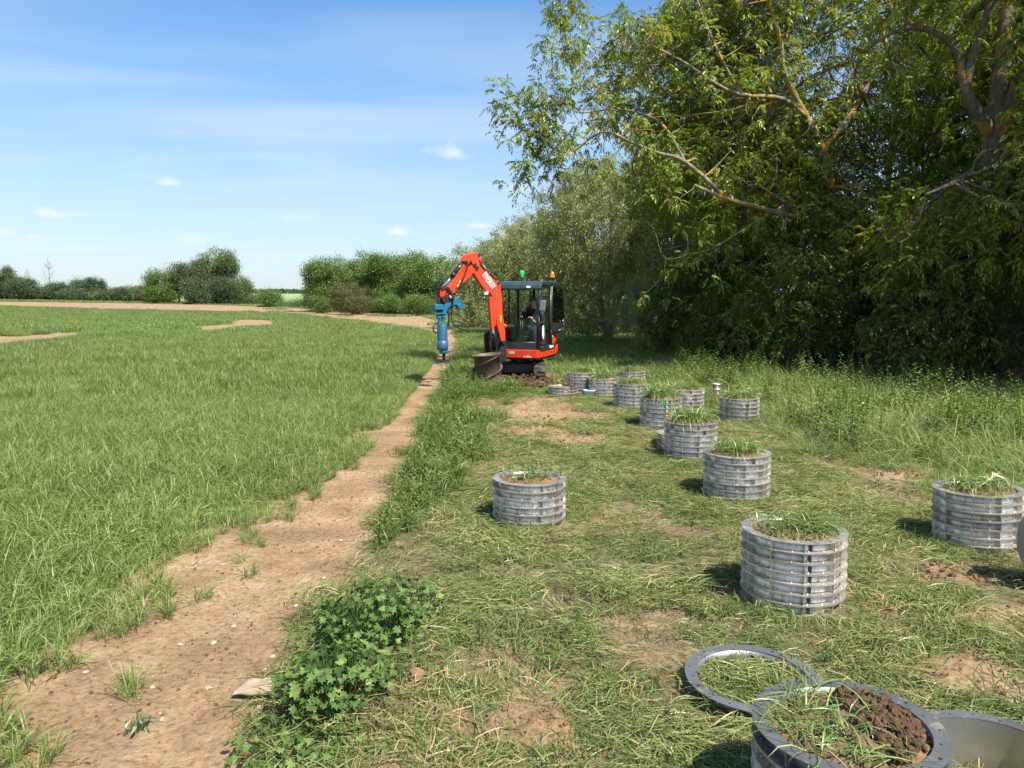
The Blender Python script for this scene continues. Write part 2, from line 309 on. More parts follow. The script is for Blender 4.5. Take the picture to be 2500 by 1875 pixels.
M_GROUND = ground_material()
M_SOIL = loose_soil_material()
def steel_material(name, base, dark, rough, metal, streak=.55):
    m, nt, out, L = mat(name); tc = N(nt, 'ShaderNodeTexCoord'); oi = N(nt, 'ShaderNodeObjectInfo')
    off = N(nt, 'ShaderNodeMath', operation='MULTIPLY'); L(oi.outputs['Random'], off.inputs[0]); off.inputs[1].default_value = 37
    cb = N(nt, 'ShaderNodeCombineXYZ'); L(off.outputs[0], cb.inputs[0]); L(off.outputs[0], cb.inputs[2])
    va = N(nt, 'ShaderNodeVectorMath', operation='ADD'); L(tc.outputs['Object'], va.inputs[0]); L(cb.outputs[0], va.inputs[1])
    mp = N(nt, 'ShaderNodeMapping', inp={'Scale': (26, 26, 3.5)}); L(va.outputs[0], mp.inputs[0])
    n1 = N(nt, 'ShaderNodeTexNoise', inp={'Scale': 1, 'Detail': 5, 'Roughness': .6}); L(mp.outputs[0], n1.inputs['Vector'])      # run-off streaks
    n2 = N(nt, 'ShaderNodeTexNoise', inp={'Scale': 9, 'Detail': 8, 'Roughness': .7}); L(va.outputs[0], n2.inputs['Vector'])     # mud
    n3 = N(nt, 'ShaderNodeTexNoise', inp={'Scale': 3.5, 'Detail': 4}); L(va.outputs[0], n3.inputs['Vector'])
    r1 = N(nt, 'ShaderNodeMapRange', inp={1: .48, 2: .70, 3: 0, 4: streak}); L(n1.outputs[0], r1.inputs[0])
    m1 = N(nt, 'ShaderNodeMix', data_type='RGBA'); m1.inputs[6].default_value = (*base, 1); m1.inputs[7].default_value = (*dark, 1); L(r1.outputs[0], m1.inputs[0])
    hv = N(nt, 'ShaderNodeHueSaturation'); v_ = N(nt, 'ShaderNodeMapRange', inp={1: 0, 2: 1, 3: .78, 4: 1.12}); L(oi.outputs['Random'], v_.inputs[0]); L(v_.outputs[0], hv.inputs['Value']); L(m1.outputs[2], hv.inputs['Color'])
    r2 = N(nt, 'ShaderNodeMapRange', inp={1: .56, 2: .68}); L(n2.outputs[0], r2.inputs[0])
    m2 = N(nt, 'ShaderNodeMix', data_type='RGBA'); m2.inputs[7].default_value = (.27, .20, .135, 1); L(r2.outputs[0], m2.inputs[0]); L(hv.outputs[0], m2.inputs[6])
    p = N(nt, 'ShaderNodeBsdfPrincipled'); L(m2.outputs[2], p.inputs['Base Color'])
    rr = N(nt, 'ShaderNodeMapRange', inp={1: .3, 2: .7, 3: rough - .08, 4: rough + .14}); L(n3.outputs[0], rr.inputs[0]); L(rr.outputs[0], p.inputs['Roughness'])
    mm = N(nt, 'ShaderNodeMapRange', inp={1: 0, 2: 1, 3: metal, 4: 0}); L(r2.outputs[0], mm.inputs[0]); L(mm.outputs[0], p.inputs['Metallic'])
    bu = N(nt, 'ShaderNodeBump', inp={'Strength': .25, 'Distance': .006}); L(n3.outputs[0], bu.inputs['Height']); L(bu.outputs[0], p.inputs['Normal'])
    L(p.outputs[0], out.inputs[0]); return m
M_STEEL = steel_material('dull_galvanised_steel', (.72, .67, .60), (.15, .125, .10), .40, .84)
M_STEEL2 = steel_material('bright_worn_steel', (.25, .25, .245), (.14, .13, .12), .46, .75, .4)
M_RUST = pbr('rusty_dark_mark', (.10, .05, .035), .8, 0, noise=(40, (.04, .03, .03), .3, .7))
M_HOLE = pbr('dark_hole', (.012, .012, .012), .9)
M_REDP = pbr('red_orange_paint', (.74, .048, .010), .42, 0, noise=(2.2, (.60, .05, .018), .35, .65), dirt=(9, (.20, .10, .06), .58, .74), spec=.5)
M_REDD = pbr('scuffed_red_paint', (.70, .04, .012), .4, 0, noise=(4, (.50, .03, .012), .35, .7), dirt=(9, (.17, .10, .07), .58, .68))
M_BLACKP = pbr('black_paint', (.018, .02, .022), .35, 0, noise=(5, (.03, .03, .03), .3, .7), dirt=(8, (.10, .08, .06), .64, .75))
M_ROOF = pbr('dark_roof_plastic', (.018, .036, .042), .32, 0, noise=(4, (.04, .065, .07), .3, .7))
M_RUBBER = pbr('dirty_rubber', (.025, .023, .021), .8, 0, dirt=(6, (.11, .08, .055), .45, .65), bump=(30, .4, .01))
M_HOSE = pbr('black_hose_rubber', (.013, .013, .014), .4)
M_GREASE = pbr('greasy_black_metal', (.022, .02, .018), .45, .2, dirt=(10, (.09, .065, .045), .52, .68), bump=(25, .3, .006))
M_CHROME = pbr('chrome_rod', (.75, .78, .8), .12, 1)
M_BLUE = pbr('chipped_blue_paint', (.008, .135, .235), .42, 0, noise=(3, (.006, .075, .18), .3, .7), dirt=(11, (.075, .07, .065), .50, .56))
M_BLUEC = pbr('clean_blue_paint', (.008, .145, .26), .40, 0, noise=(4, (.007, .11, .20), .3, .7), dirt=(9, (.09, .085, .08), .64, .7))
M_GLASS = glass_material()
M_GREENREFL = glass_material('green_reflection_tint', (.10, .30, .17), .05)  # green reflection in the door glass is put into its tint
M_WHITE = pbr('white_lettering', (.8, .8, .78), .5)
M_YELLOW = pbr('yellow_sticker', (.75, .42, .04), .5)
M_TUBE = pbr('muddy_brown_steel', (.085, .065, .05), .6, .25, noise=(5, (.15, .11, .075), .35, .65), dirt=(6, (.22, .155, .10), .52, .7), bump=(22, .4, .008))
M_LENS = pbr('lamp_lens', (.75, .76, .76), .15)
M_GREENL = pbr('green_lamp_plastic', (.01, .42, .13), .2); M_ORANGEL = pbr('orange_lamp_plastic', (.75, .16, .015), .2)
M_NAVY = pbr('navy_work_cloth', (.014, .015, .04), .9, noise=(8, (.028, .028, .06), .3, .7), bump=(18, .5, .01))
M_BLACKC = pbr('black_work_cloth', (.008, .009, .014), .95, bump=(14, .5, .01))
M_SKIN = pbr('skin', (.45, .24, .16), .5); M_BOOT = pbr('sandy_suede', (.42, .27, .14), .85, noise=(20, (.3, .18, .09), .3, .7))
M_SEAT = pbr('black_vinyl', (.015, .015, .016), .5)
M_BARK = bark_material('grey_bark', (.10, .092, .07), (.25, .235, .19), ((.38, .23, .05), .50))
M_BARKO = bark_material('lichen_bark', (.055, .045, .035), (.15, .13, .095), ((.27, .17, .05), .53))
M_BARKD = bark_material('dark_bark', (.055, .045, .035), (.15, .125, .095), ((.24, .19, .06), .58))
M_BARKP = bark_material('pale_bark', (.22, .19, .15), (.40, .36, .30))
M_ASH = leaf_mat('ash_leaves', [(0, (.04, .08, .014)), (.45, (.185, .25, .034)), (.8, (.33, .39, .065)), (1, (.44, .42, .08))], .45, .05, world_var=.5)
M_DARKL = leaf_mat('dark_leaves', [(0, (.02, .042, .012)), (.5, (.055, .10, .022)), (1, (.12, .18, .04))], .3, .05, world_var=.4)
M_MIDL = leaf_mat('mid_green_leaves', [(0, (.045, .085, .018)), (.5, (.115, .19, .04)), (1, (.24, .31, .08))], .35, .04, world_var=.3)
M_WILL = leaf_mat('grey_green_leaves', [(0, (.09, .12, .035)), (.5, (.25, .28, .10)), (1, (.44, .45, .20))], .42, .03, world_var=.35)
M_KEYS = leaf_mat('brown_seed_keys', [(0, (.12, .055, .03)), (.5, (.24, .12, .065)), (1, (.36, .20, .11))], .3, .02)
M_FARL = leaf_mat('far_leaves', [(0, (.05, .085, .03)), (.5, (.13, .19, .07)), (1, (.24, .30, .12))], .3, .02, world_var=.25)
M_FARD = leaf_mat('far_dark_leaves', [(0, (.045, .07, .035)), (.5, (.09, .13, .065)), (1, (.16, .21, .10))], .3, .02, world_var=.2)
M_FARB = leaf_mat('far_brown_leaves', [(0, (.075, .075, .035)), (.5, (.14, .145, .06)), (1, (.22, .22, .10))], .3, .02)
M_TWIGB = pbr('bare_twigs', (.30, .26, .23), .9)
M_WHEAT = leaf_mat('wheat_leaves', [(0, (.065, .095, .024)), (.4, (.15, .205, .054)), (.75, (.23, .30, .086)), (1, (.34, .37, .15))], .42, .035, inst=True, world_var=.55)
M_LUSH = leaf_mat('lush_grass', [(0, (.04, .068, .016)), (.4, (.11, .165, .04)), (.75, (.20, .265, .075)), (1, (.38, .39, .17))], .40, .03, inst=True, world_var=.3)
M_MOWN = leaf_mat('cut_grass', [(0, (.055, .085, .022)), (.38, (.13, .18, .05)), (.62, (.24, .27, .09)), (.82, (.40, .36, .16)), (1, (.52, .43, .24))], .32, .035, inst=True, world_var=.5)
M_STRAW = leaf_mat('straw', [(0, (.25, .17, .08)), (.5, (.40, .30, .15)), (1, (.55, .45, .26))], .25, .05, inst=True)
M_NETTLE = leaf_mat('nettle_leaves', [(0, (.035, .065, .014)), (.5, (.10, .165, .036)), (1, (.23, .29, .08))], .38, .03, inst=True, world_var=.3)
M_WEED = leaf_mat('broad_weed_leaves', [(0, (.025, .06, .012)), (.5, (.08, .145, .032)), (1, (.20, .28, .075))], .34, .03, rough=.55)
M_WEEDP = leaf_mat('pale_weed_leaves', [(0, (.10, .15, .08)), (.5, (.18, .26, .13)), (1, (.30, .36, .22))], .3, .05)

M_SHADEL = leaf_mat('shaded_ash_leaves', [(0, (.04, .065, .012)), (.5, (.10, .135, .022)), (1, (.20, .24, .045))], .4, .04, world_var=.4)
# ---------------------------------------------------------------- object helpers
def tag(o, label=None, cat=None, group=None, kind=None):
    if label: o['label'] = label
    if cat: o['category'] = cat
    if group: o['group'] = group
    if kind: o['kind'] = kind
    return o
def empty(name, loc=(0, 0, 0), rz=0, label=None, cat=None, group=None):
    o = bpy.data.objects.new(name, None); COL.objects.link(o); o.location = loc; o.rotation_euler = (0, 0, rz); o.empty_display_size = .2
    return tag(o, label, cat, group)
def mesh_np(name, V, Q=None, Tr=None, mats=(), v=None, parent=None, smooth=False, matidx=None, link=True, col=None):
    V = np.asarray(V, np.float32).reshape(-1, 3); me = bpy.data.meshes.new(name)
    q = np.asarray(Q, np.int32).reshape(-1, 4) if Q is not None and len(Q) else np.zeros((0, 4), np.int32)
    t = np.asarray(Tr, np.int32).reshape(-1, 3) if Tr is not None and len(Tr) else np.zeros((0, 3), np.int32)
    nf = len(q) + len(t); nl = len(q) * 4 + len(t) * 3
    me.vertices.add(len(V)); me.vertices.foreach_set('co', V.ravel())
    me.loops.add(nl); me.loops.foreach_set('vertex_index', np.concatenate([q.ravel(), t.ravel()]))
    me.polygons.add(nf)
    ls = np.concatenate([np.arange(len(q)) * 4, len(q) * 4 + np.arange(len(t)) * 3]).astype(np.int32)
    me.polygons.foreach_set('loop_start', ls)
    try: me.polygons.foreach_set('loop_total', np.concatenate([np.full(len(q), 4), np.full(len(t), 3)]).astype(np.int32))
    except Exception: pass
    if smooth: me.polygons.foreach_set('use_smooth', np.ones(nf, bool))
    for m in mats: me.materials.append(m)
    if matidx is not None: me.polygons.foreach_set('material_index', np.asarray(matidx, np.int32))
    me.update(calc_edges=True)
    if v is not None:
        a = me.attributes.new('v', 'FLOAT', 'FACE'); a.data.foreach_set('value', np.asarray(v, np.float32))
    if col is not None:
        a = me.color_attributes.new('cover', 'FLOAT_COLOR', 'POINT'); a.data.foreach_set('color', np.asarray(col, np.float32).ravel())
    o = bpy.data.objects.new(name, me)
    if link: COL.objects.link(o)
    if parent is not None: o.parent = parent
    return o
class MB:
    """collects shapes, built as one mesh"""
    def __init__(s): s.v = []; s.f = []; s.sm = []; s.mi = []; s.m = 0
    def add(s, vs, fs, sm=False):
        b = len(s.v); s.v += [tuple(map(float, p)) for p in vs]; s.f += [tuple(b + i for i in f) for f in fs]
        s.sm += [sm] * len(fs) if isinstance(sm, bool) else list(sm); s.mi += [s.m] * len(fs); return s
    def box(s, c, d, rot=None):
        x, y, z = d[0] / 2, d[1] / 2, d[2] / 2; c = Vector(c)
        P = [Vector((a * x, b * y, e * z)) for e in (-1, 1) for a, b in ((-1, -1), (1, -1), (1, 1), (-1, 1))]
        if rot is not None: P = [rot @ p for p in P]
        return s.add([c + p for p in P], [(3, 2, 1, 0), (4, 5, 6, 7), (0, 1, 5, 4), (1, 2, 6, 5), (2, 3, 7, 6), (3, 0, 4, 7)])
    def tube(s, pts, rad, n=10, caps=True):
        pts = [Vector(p) for p in pts]
        if not hasattr(rad, '__len__'): rad = [rad] * len(pts)
        V = []; prev = None
        for i, p in enumerate(pts):
            t = ((pts[min(i + 1, len(pts) - 1)] - pts[max(i - 1, 0)])).normalized()
            if prev is None: a = t.orthogonal().normalized()
            else: a = (prev - t * prev.dot(t)).normalized()
            prev = a; b = t.cross(a)
            V += [p + (a * math.cos(2 * math.pi * k / n) + b * math.sin(2 * math.pi * k / n)) * rad[i] for k in range(n)]
        Fs = [(i * n + k, i * n + (k + 1) % n, (i + 1) * n + (k + 1) % n, (i + 1) * n + k) for i in range(len(pts) - 1) for k in range(n)]
        sm = [True] * len(Fs)
        if caps: Fs += [tuple(range(n - 1, -1, -1)), tuple((len(pts) - 1) * n + k for k in range(n))]; sm += [False, False]
        return s.add(V, Fs, sm)
    def lathe(s, prof, c=(0, 0, 0), n=32, mat=None, closed=False, smooth=True):
        c = Vector(c); V = []
        for r, z in prof:
            for k in range(n):
                p = Vector((r * math.cos(2 * math.pi * k / n), r * math.sin(2 * math.pi * k / n), z))
                V.append(c + (mat @ p if mat is not None else p))
        m = len(prof); rng_ = range(m if closed else m - 1)
        Fs = [(i * n + k, i * n + (k + 1) % n, ((i + 1) % m) * n + (k + 1) % n, ((i + 1) % m) * n + k) for i in rng_ for k in range(n)]
        return s.add(V, Fs, smooth)
    def prism(s, P, off):
        """P: list of 3D points of a planar outline; off: vector, extruded both ways by off/2"""
        off = Vector(off) / 2; n = len(P); P = [Vector(p) for p in P]
        a = [p - off for p in P]; b = [p + off for p in P]
        Fs = [tuple(range(n - 1, -1, -1)), tuple(range(n, 2 * n))] + [(i, (i + 1) % n, n + (i + 1) % n, n + i) for i in range(n)]
        return s.add(a + b, Fs)
    def build(s, name, mats, parent=None, inv=None, bevel=0, seg=2):
        me = bpy.data.meshes.new(name); V = s.v
        if inv is not None: V = [tuple(inv @ Vector(p)) for p in V]
        me.from_pydata(V, [], s.f)
        for m in (mats if isinstance(mats, (list, tuple)) else [mats]): me.materials.append(m)
        me.polygons.foreach_set('use_smooth', s.sm); me.polygons.foreach_set('material_index', s.mi)
        import bmesh
        bm = bmesh.new(); bm.from_mesh(me); bmesh.ops.recalc_face_normals(bm, faces=bm.faces); bm.to_mesh(me); bm.free()
        o = bpy.data.objects.new(name, me); COL.objects.link(o)
        if parent is not None: o.parent = parent
        if bevel:
            b = o.modifiers.new('bevel', 'BEVEL'); b.width = bevel; b.segments = seg; b.limit_method = 'ANGLE'; b.angle_limit = R(40); b.harden_normals = False
        return o
def copy_tree(o, parent=None):
    c = o.copy(); COL.objects.link(c)
    if parent is not None: c.parent = parent
    for ch in list(o.children): copy_tree(ch, c)
    return c

# ---------------------------------------------------------------- ground
def build_ground():
    a1 = np.radians(np.arange(-52, 52.01, .26)); a2 = np.radians(np.arange(56, 304, 4.0))
    ang = np.concatenate([a1, a2]); na = len(ang)
    rad = [.4, .8, 1.2]
    while rad[-1] < 3200: rad.append(rad[-1] * 1.0125 if rad[-1] < 300 else rad[-1] * 1.05)
    rad = np.array(rad); nr = len(rad)
    A, Rr = np.meshgrid(ang, rad); X = np.sin(A) * Rr; Y = np.cos(A) * Rr; Z = T(X, Y)
    V = np.stack([X, Y, Z], -1).reshape(-1, 3)
    i = np.arange(nr - 1)[:, None] * na; k = np.arange(na)[None]; k2 = (k + 1) % na
    Q = np.stack([i + k, i + na + k, i + na + k2, i + k2], -1).reshape(-1, 4)
    V = np.vstack([V, [[0, 0, float(T(0., 0.))]]]); c = len(V) - 1
    Tr = np.stack([np.full(na, c), np.arange(na), (np.arange(na) + 1) % na], -1)
    x = V[:, 0]; y = V[:, 1]
    crop = in_crop(x, y).astype(float)
    ce = crop_e(y); pe = path_r(y)
    crop *= np.where(y < 40, .92 - .3 * sstep(-1.0, 0, x - ce), 1)
    band = inpoly(x, y, BAND)
    grass = np.where((x > pe) | (y > 62), 1.0, 0.0) * (1 - inpoly(x, y, CROP)) * (1 - band * .95)
    grass = np.where((y < 62), sstep(pe - .12, pe + .25, x), grass)
    dens = fbm(x * .9, y * .9, 3, 41)
    grass *= np.where((y < 16), .35 + .5 * dens, .95)
    grass *= 1 - spot_mask(x, y) * 1.2
    far = (y > 330).astype(float)
    col = np.stack([crop, np.clip(grass, 0, 1), far, np.ones_like(far)], -1)
    # below the camera (behind): plain grass
    o = mesh_np('ground', V, Q[:, ::-1], Tr[:, ::-1], [M_GROUND], smooth=True, col=col)
    # make normals point up
    me = o.data
    if me.polygons[0].normal.z < 0: me.flip_normals()
    tag(o, kind='structure'); return o
build_ground()
# ---------------------------------------------------------------- foliage building blocks
def unit(a): return a / (np.linalg.norm(a, axis=-1, keepdims=True) + 1e-9)
def rdir(n, zs=1.0):
    a = rng.normal(size=(n, 3)); a[:, 2] *= zs; return unit(a)
def leaves(P, D, L, Wd, N0=None, droop=.15):
    """rhombic leaves: P base, D direction, L length, Wd width"""
    n = len(P); L = np.broadcast_to(L, n)[:, None]; Wd = np.broadcast_to(Wd, n)[:, None]
    if N0 is None: N0 = rdir(n)
    Sd = unit(np.cross(D, N0)); mid = P + D * L * .45
    tip = P + D * L; tip[:, 2] -= (L * droop)[:, 0]
    V = np.stack([P, mid + Sd * Wd / 2, tip, mid - Sd * Wd / 2], 1).reshape(-1, 3)
    return V, np.arange(4 * n).reshape(-1, 4)
def tubes_np(P, Rd, n=4):
    """P (N,K,3) polylines, Rd (N,K) radii"""
    Nn, Kk, _ = P.shape; Tn = np.empty_like(P); Tn[:, 1:-1] = P[:, 2:] - P[:, :-2]; Tn[:, 0] = P[:, 1] - P[:, 0]; Tn[:, -1] = P[:, -1] - P[:, -2]; Tn = unit(Tn)
    ref = np.where(np.abs(Tn[..., 2:3]) > .9, np.array([1., 0, 0]), np.array([0, 0, 1.])); A = unit(np.cross(Tn, ref)); B = np.cross(Tn, A)
    a = np.arange(n) * 2 * np.pi / n
    V = P[:, :, None] + (A[:, :, None] * np.cos(a)[None, None, :, None] + B[:, :, None] * np.sin(a)[None, None, :, None]) * Rd[:, :, None, None]
    base = (np.arange(Nn) * Kk * n)[:, None, None] + (np.arange(Kk - 1) * n)[None, :, None]; k = np.arange(n)[None, None]; k2 = (k + 1) % n
    Q = np.stack([base + k, base + k2, base + n + k2, base + n + k], -1).reshape(-1, 4)
    return V.reshape(-1, 3), Q
def curved(A, B, Kk, wob=.08, sag=0.0, dirA=None):
    """N curved branches from A to B with Kk points"""
    n = len(A); t = np.linspace(0, 1, Kk)[None, :, None]; D = B - A; Ln = np.linalg.norm(D, axis=1)[:, None, None]
    P = A[:, None] + D[:, None] * t
    if dirA is not None: P = P + dirA[:, None] * Ln * (t * (1 - t) ** 2) * 1.0
    o1 = rng.normal(size=(n, 1, 3)); o2 = rng.normal(size=(n, 1, 3))
    P = P + (o1 * np.sin(np.pi * t) + o2 * np.sin(2 * np.pi * t) * .6) * Ln * wob
    P[:, :, 2] += (np.sin(np.pi * t[..., 0]) * -sag * Ln[..., 0])
    return P
def smooth_poly(pts, rad, k=5):
    """catmull-rom through points"""
    pts = np.array(pts, float); rad = np.array(rad, float); n = len(pts); out = []; ro = []
    for i in range(n - 1):
        p0, p1, p2, p3 = pts[max(i - 1, 0)], pts[i], pts[i + 1], pts[min(i + 2, n - 1)]
        for j in range(k):
            t = j / k; out.append(.5 * ((2 * p1) + (-p0 + p2) * t + (2 * p0 - 5 * p1 + 4 * p2 - p3) * t * t + (-p0 + 3 * p1 - 3 * p2 + p3) * t ** 3)); ro.append(rad[i] * (1 - t) + rad[i + 1] * t)
    out.append(pts[-1]); ro.append(rad[-1]); return np.array(out), np.array(ro)
class Geo:
    def __init__(s): s.V = []; s.Q = []; s.v = []; s.mi = []; s.n = 0
    def add(s, V, Q, v=.5, m=0):
        s.V.append(V); s.Q.append(Q + s.n); s.n += len(V); s.v.append(np.broadcast_to(v, len(Q)).astype(np.float32)); s.mi.append(np.full(len(Q), m)); return s
    def build(s, name, mats, parent=None, smooth=False, link=True):
        return mesh_np(name, np.vstack(s.V), np.vstack(s.Q), None, mats, np.concatenate(s.v), parent, smooth, np.concatenate(s.mi), link)

def ash_tuft_leaves(P, Dm, size=.24, per=7, seed=0):
    """tufts of drooping compound leaves at twig ends P; Dm = twig direction"""
    n = len(P); M = n * per; B = np.repeat(P, per, 0); D0 = np.repeat(Dm, per, 0)
    D = unit(D0 * .5 + rdir(M) * .9 + np.array([0, 0, .12])); Ls = size * rng.uniform(.7, 1.25, M)
    npair = 4; ts = np.array([.32, .32, .5, .5, .68, .68, .85, .85, 1.0]); sd = np.array([1, -1, 1, -1, 1, -1, 1, -1, 0])
    hz = unit(np.cross(D, np.array([0, 0, 1.]) + rng.normal(size=(M, 3)) * .25))
    Pl = []; Dl = []; Ll = []
    for t, s in zip(ts, sd):
        p = B + D * (Ls * t)[:, None]; p[:, 2] -= Ls * t * t * .42
        tang = D.copy(); tang[:, 2] -= .8 * t; tang = unit(tang)
        d = unit(tang * (.75 if s else 1) + hz * s * .8 + np.array([0, 0, -.35]) + rng.normal(size=(M, 3)) * .12)
        Pl.append(p); Dl.append(d); Ll.append(Ls * (.40 if t < .9 else .44))
    Pl = np.vstack(Pl); Dl = np.vstack(Dl); Ll = np.concatenate(Ll)
    nrm = unit(np.array([0, 0, 1.]) + rng.normal(size=(len(Pl), 3)) * .55)
    V, Q = leaves(Pl, Dl, Ll, Ll * .34, nrm, .12)
    v = np.tile(np.repeat(rng.normal(.5, .16, n), per) + rng.normal(0, .07, M), 9)
    # thin green stalks
    stalk = np.stack([B, B + D * (Ls * .5)[:, None] - np.array([0, 0, 1.]) * (Ls * .25 * .55)[:, None], B + D * Ls[:, None] - np.array([0, 0, 1.]) * (Ls * .55)[:, None]], 1)
    return V, Q, v, stalk
def attach(nodes, rad, targets, maxr=None):
    """nearest skeleton node for every target"""
    out = np.empty(len(targets), int)
    for i in range(0, len(targets), 400):
        d = np.linalg.norm(targets[i:i + 400, None] - nodes[None], axis=2); out[i:i + 400] = d.argmin(1)
    return out
def grow_tree(name, root, limbs, vol, n1, n2, n3, label, cat='tree', group=None, bark=None, leaf=None, style='ash', leafsize=.24, per=7,
              keys=0, tw=(.045, .018, .007), extra_targets=None, lps=60, spread=.5, twig_sides=4, shell=.55, sag=.0, clumps=None):
    """limbs: list of (points, radii) in world; vol(n) -> sampled crown points (world)"""
    t = empty(name, root, 0, label, cat, group); inv = -np.array(root)
    nodes = []; nrad = []; g = Geo()
    for pts, rad in limbs:
        P, r = smooth_poly(pts, rad); r = r * (1 + .12 * rng.normal(size=len(r)) * 0 + 0)
        V, Q = tubes_np(P[None], r[None], 10); g.add(V, Q); nodes.append(P[2:]); nrad.append(r[2:])
    nodes = np.vstack(nodes); nrad = np.concatenate(nrad)
    lv = [(n1, tw[0], 8, .10, 6), (n2, tw[1], 6, .11, 5), (n3, tw[2], 4, .12, 3)]
    ends = None; tg = extra_targets
    for li, (n, r0, kk, wob, sides) in enumerate(lv):
        if n == 0: continue
        tgt = vol(n)
        if li == 0 and tg is not None: tgt = np.vstack([tgt, tg])
        tgt = np.asarray(tgt); idx = attach(nodes, nrad, tgt)
        A = nodes[idx]; Ln = np.linalg.norm(tgt - A, axis=1)
        if li >= 1:      # keep later orders short
            mx = 1.5 if li == 1 else .55
            keep = Ln > .05; A = A[keep]; tgt = tgt[keep]; Ln = Ln[keep]; idx = idx[keep]
            if li == 2: s_ = np.minimum(1, mx / Ln)[:, None]; A = tgt + (A - tgt) * 1.0
        P = curved(A, tgt, kk, wob * .8, sag)
        rA = np.minimum(nrad[idx] * .75, r0 * (.5 + Ln / (2.5 if li == 0 else 1.2 if li == 1 else .6)))
        Rd = rA[:, None] * np.linspace(1, .28, kk)[None]
        V, Q = tubes_np(P, Rd, sides if twig_sides > 3 else 3); g.add(V, Q)
        nodes = np.vstack([nodes, P[:, 1:].reshape(-1, 3)]); nrad = np.concatenate([nrad, Rd[:, 1:].ravel()])
        ends = P
    E = ends[:, -1]; Dm = unit(ends[:, -1] - ends[:, -2])
    gl = Geo()
    if style == 'ash':
        V, Q, v, stalk = ash_tuft_leaves(E, Dm, leafsize, per); gl.add(V, Q, v)
    elif style == 'broad':     # leaf clumps round every twig end
        m = len(E) * lps; B = np.repeat(E, lps, 0) + rng.normal(size=(m, 3)) * spread * np.array([1, 1, .75])
        D = unit(rdir(m) + np.array([0, 0, -.2])); Ls = leafsize * rng.uniform(.6, 1.3, m)
        V, Q = leaves(B, D, Ls, Ls * .62, unit(np.array([0, 0, 1.]) + rng.normal(size=(m, 3)) * .7), .1)
        v = np.repeat(rng.normal(.5, .15, len(E)), lps) + rng.normal(0, .1, m); gl.add(V, Q, v)
    elif style == 'willow':    # trailing shoots with narrow leaves
        m = len(E) * lps; tt = rng.uniform(0, 1, m); o = rng.normal(size=(m, 3)) * spread * .45
        hang = np.repeat(unit(Dm * .8 + np.array([0, 0, -.4]) + rng.normal(size=Dm.shape) * .4), lps, 0)
        B = np.repeat(E, lps, 0) + hang * (tt * spread * 1.6)[:, None] + o * (.3 + tt[:, None])
        B[:, 2] -= (tt ** 2) * spread * .9
        D = unit(hang + rdir(m) * .8 + np.array([0, 0, -.3])); Ls = leafsize * rng.uniform(.6, 1.3, m)
        V, Q = leaves(B, D, Ls, Ls * .36, rdir(m), .1)
        v = np.repeat(rng.normal(.5, .15, len(E)), lps) + rng.normal(0, .16, m); gl.add(V, Q, v)
    g.build('trunk', [bark], t, smooth=True).location = tuple(inv)
    gl.build('crown', [leaf], t).location = tuple(inv)
    if keys:
        ii = rng.choice(len(E), keys, replace=False); nb = 20; m = keys * nb
        B = np.repeat(E[ii], nb, 0) + rng.normal(size=(m, 3)) * np.array([.05, .05, .06]); B[:, 2] -= rng.uniform(0, .16, m)
        D = unit(np.array([0, 0, -1.]) + rng.normal(size=(m, 3)) * .3); Ls = rng.uniform(.06, .12, m)
        V, Q = leaves(B, D, Ls, Ls * .32, rdir(m), 0)
        gk = Geo(); gk.add(V, Q, np.repeat(rng.normal(.5, .2, keys), nb) + rng.normal(0, .1, m)); gk.build('seed_keys', [M_KEYS], t).location = tuple(inv)
    return t
def ellipsoids(spec, bumps=.0, shell=.5, cut=None):
    """spec: list of (cx,cy,cz,rx,ry,rz,weight)"""
    sp = np.array(spec, float); w = sp[:, 6] / sp[:, 6].sum()
    def f(n):
        out = np.zeros((0, 3))
        while len(out) < n:
            k = rng.choice(len(sp), n * 2, p=w); d = rdir(n * 2); r = (shell + (1 - shell) * rng.uniform(0, 1, n * 2) ** .6)
            p = sp[k, :3] + d * r[:, None] * sp[k, 3:6] * (1 + bumps * (rng.uniform(-1, 1, (n * 2, 1)) ** 3))
            p = p[p[:, 2] > .15]
            if cut is not None: p = p[cut(p)]
            out = np.vstack([out, p])
        return out[:n]
    return f

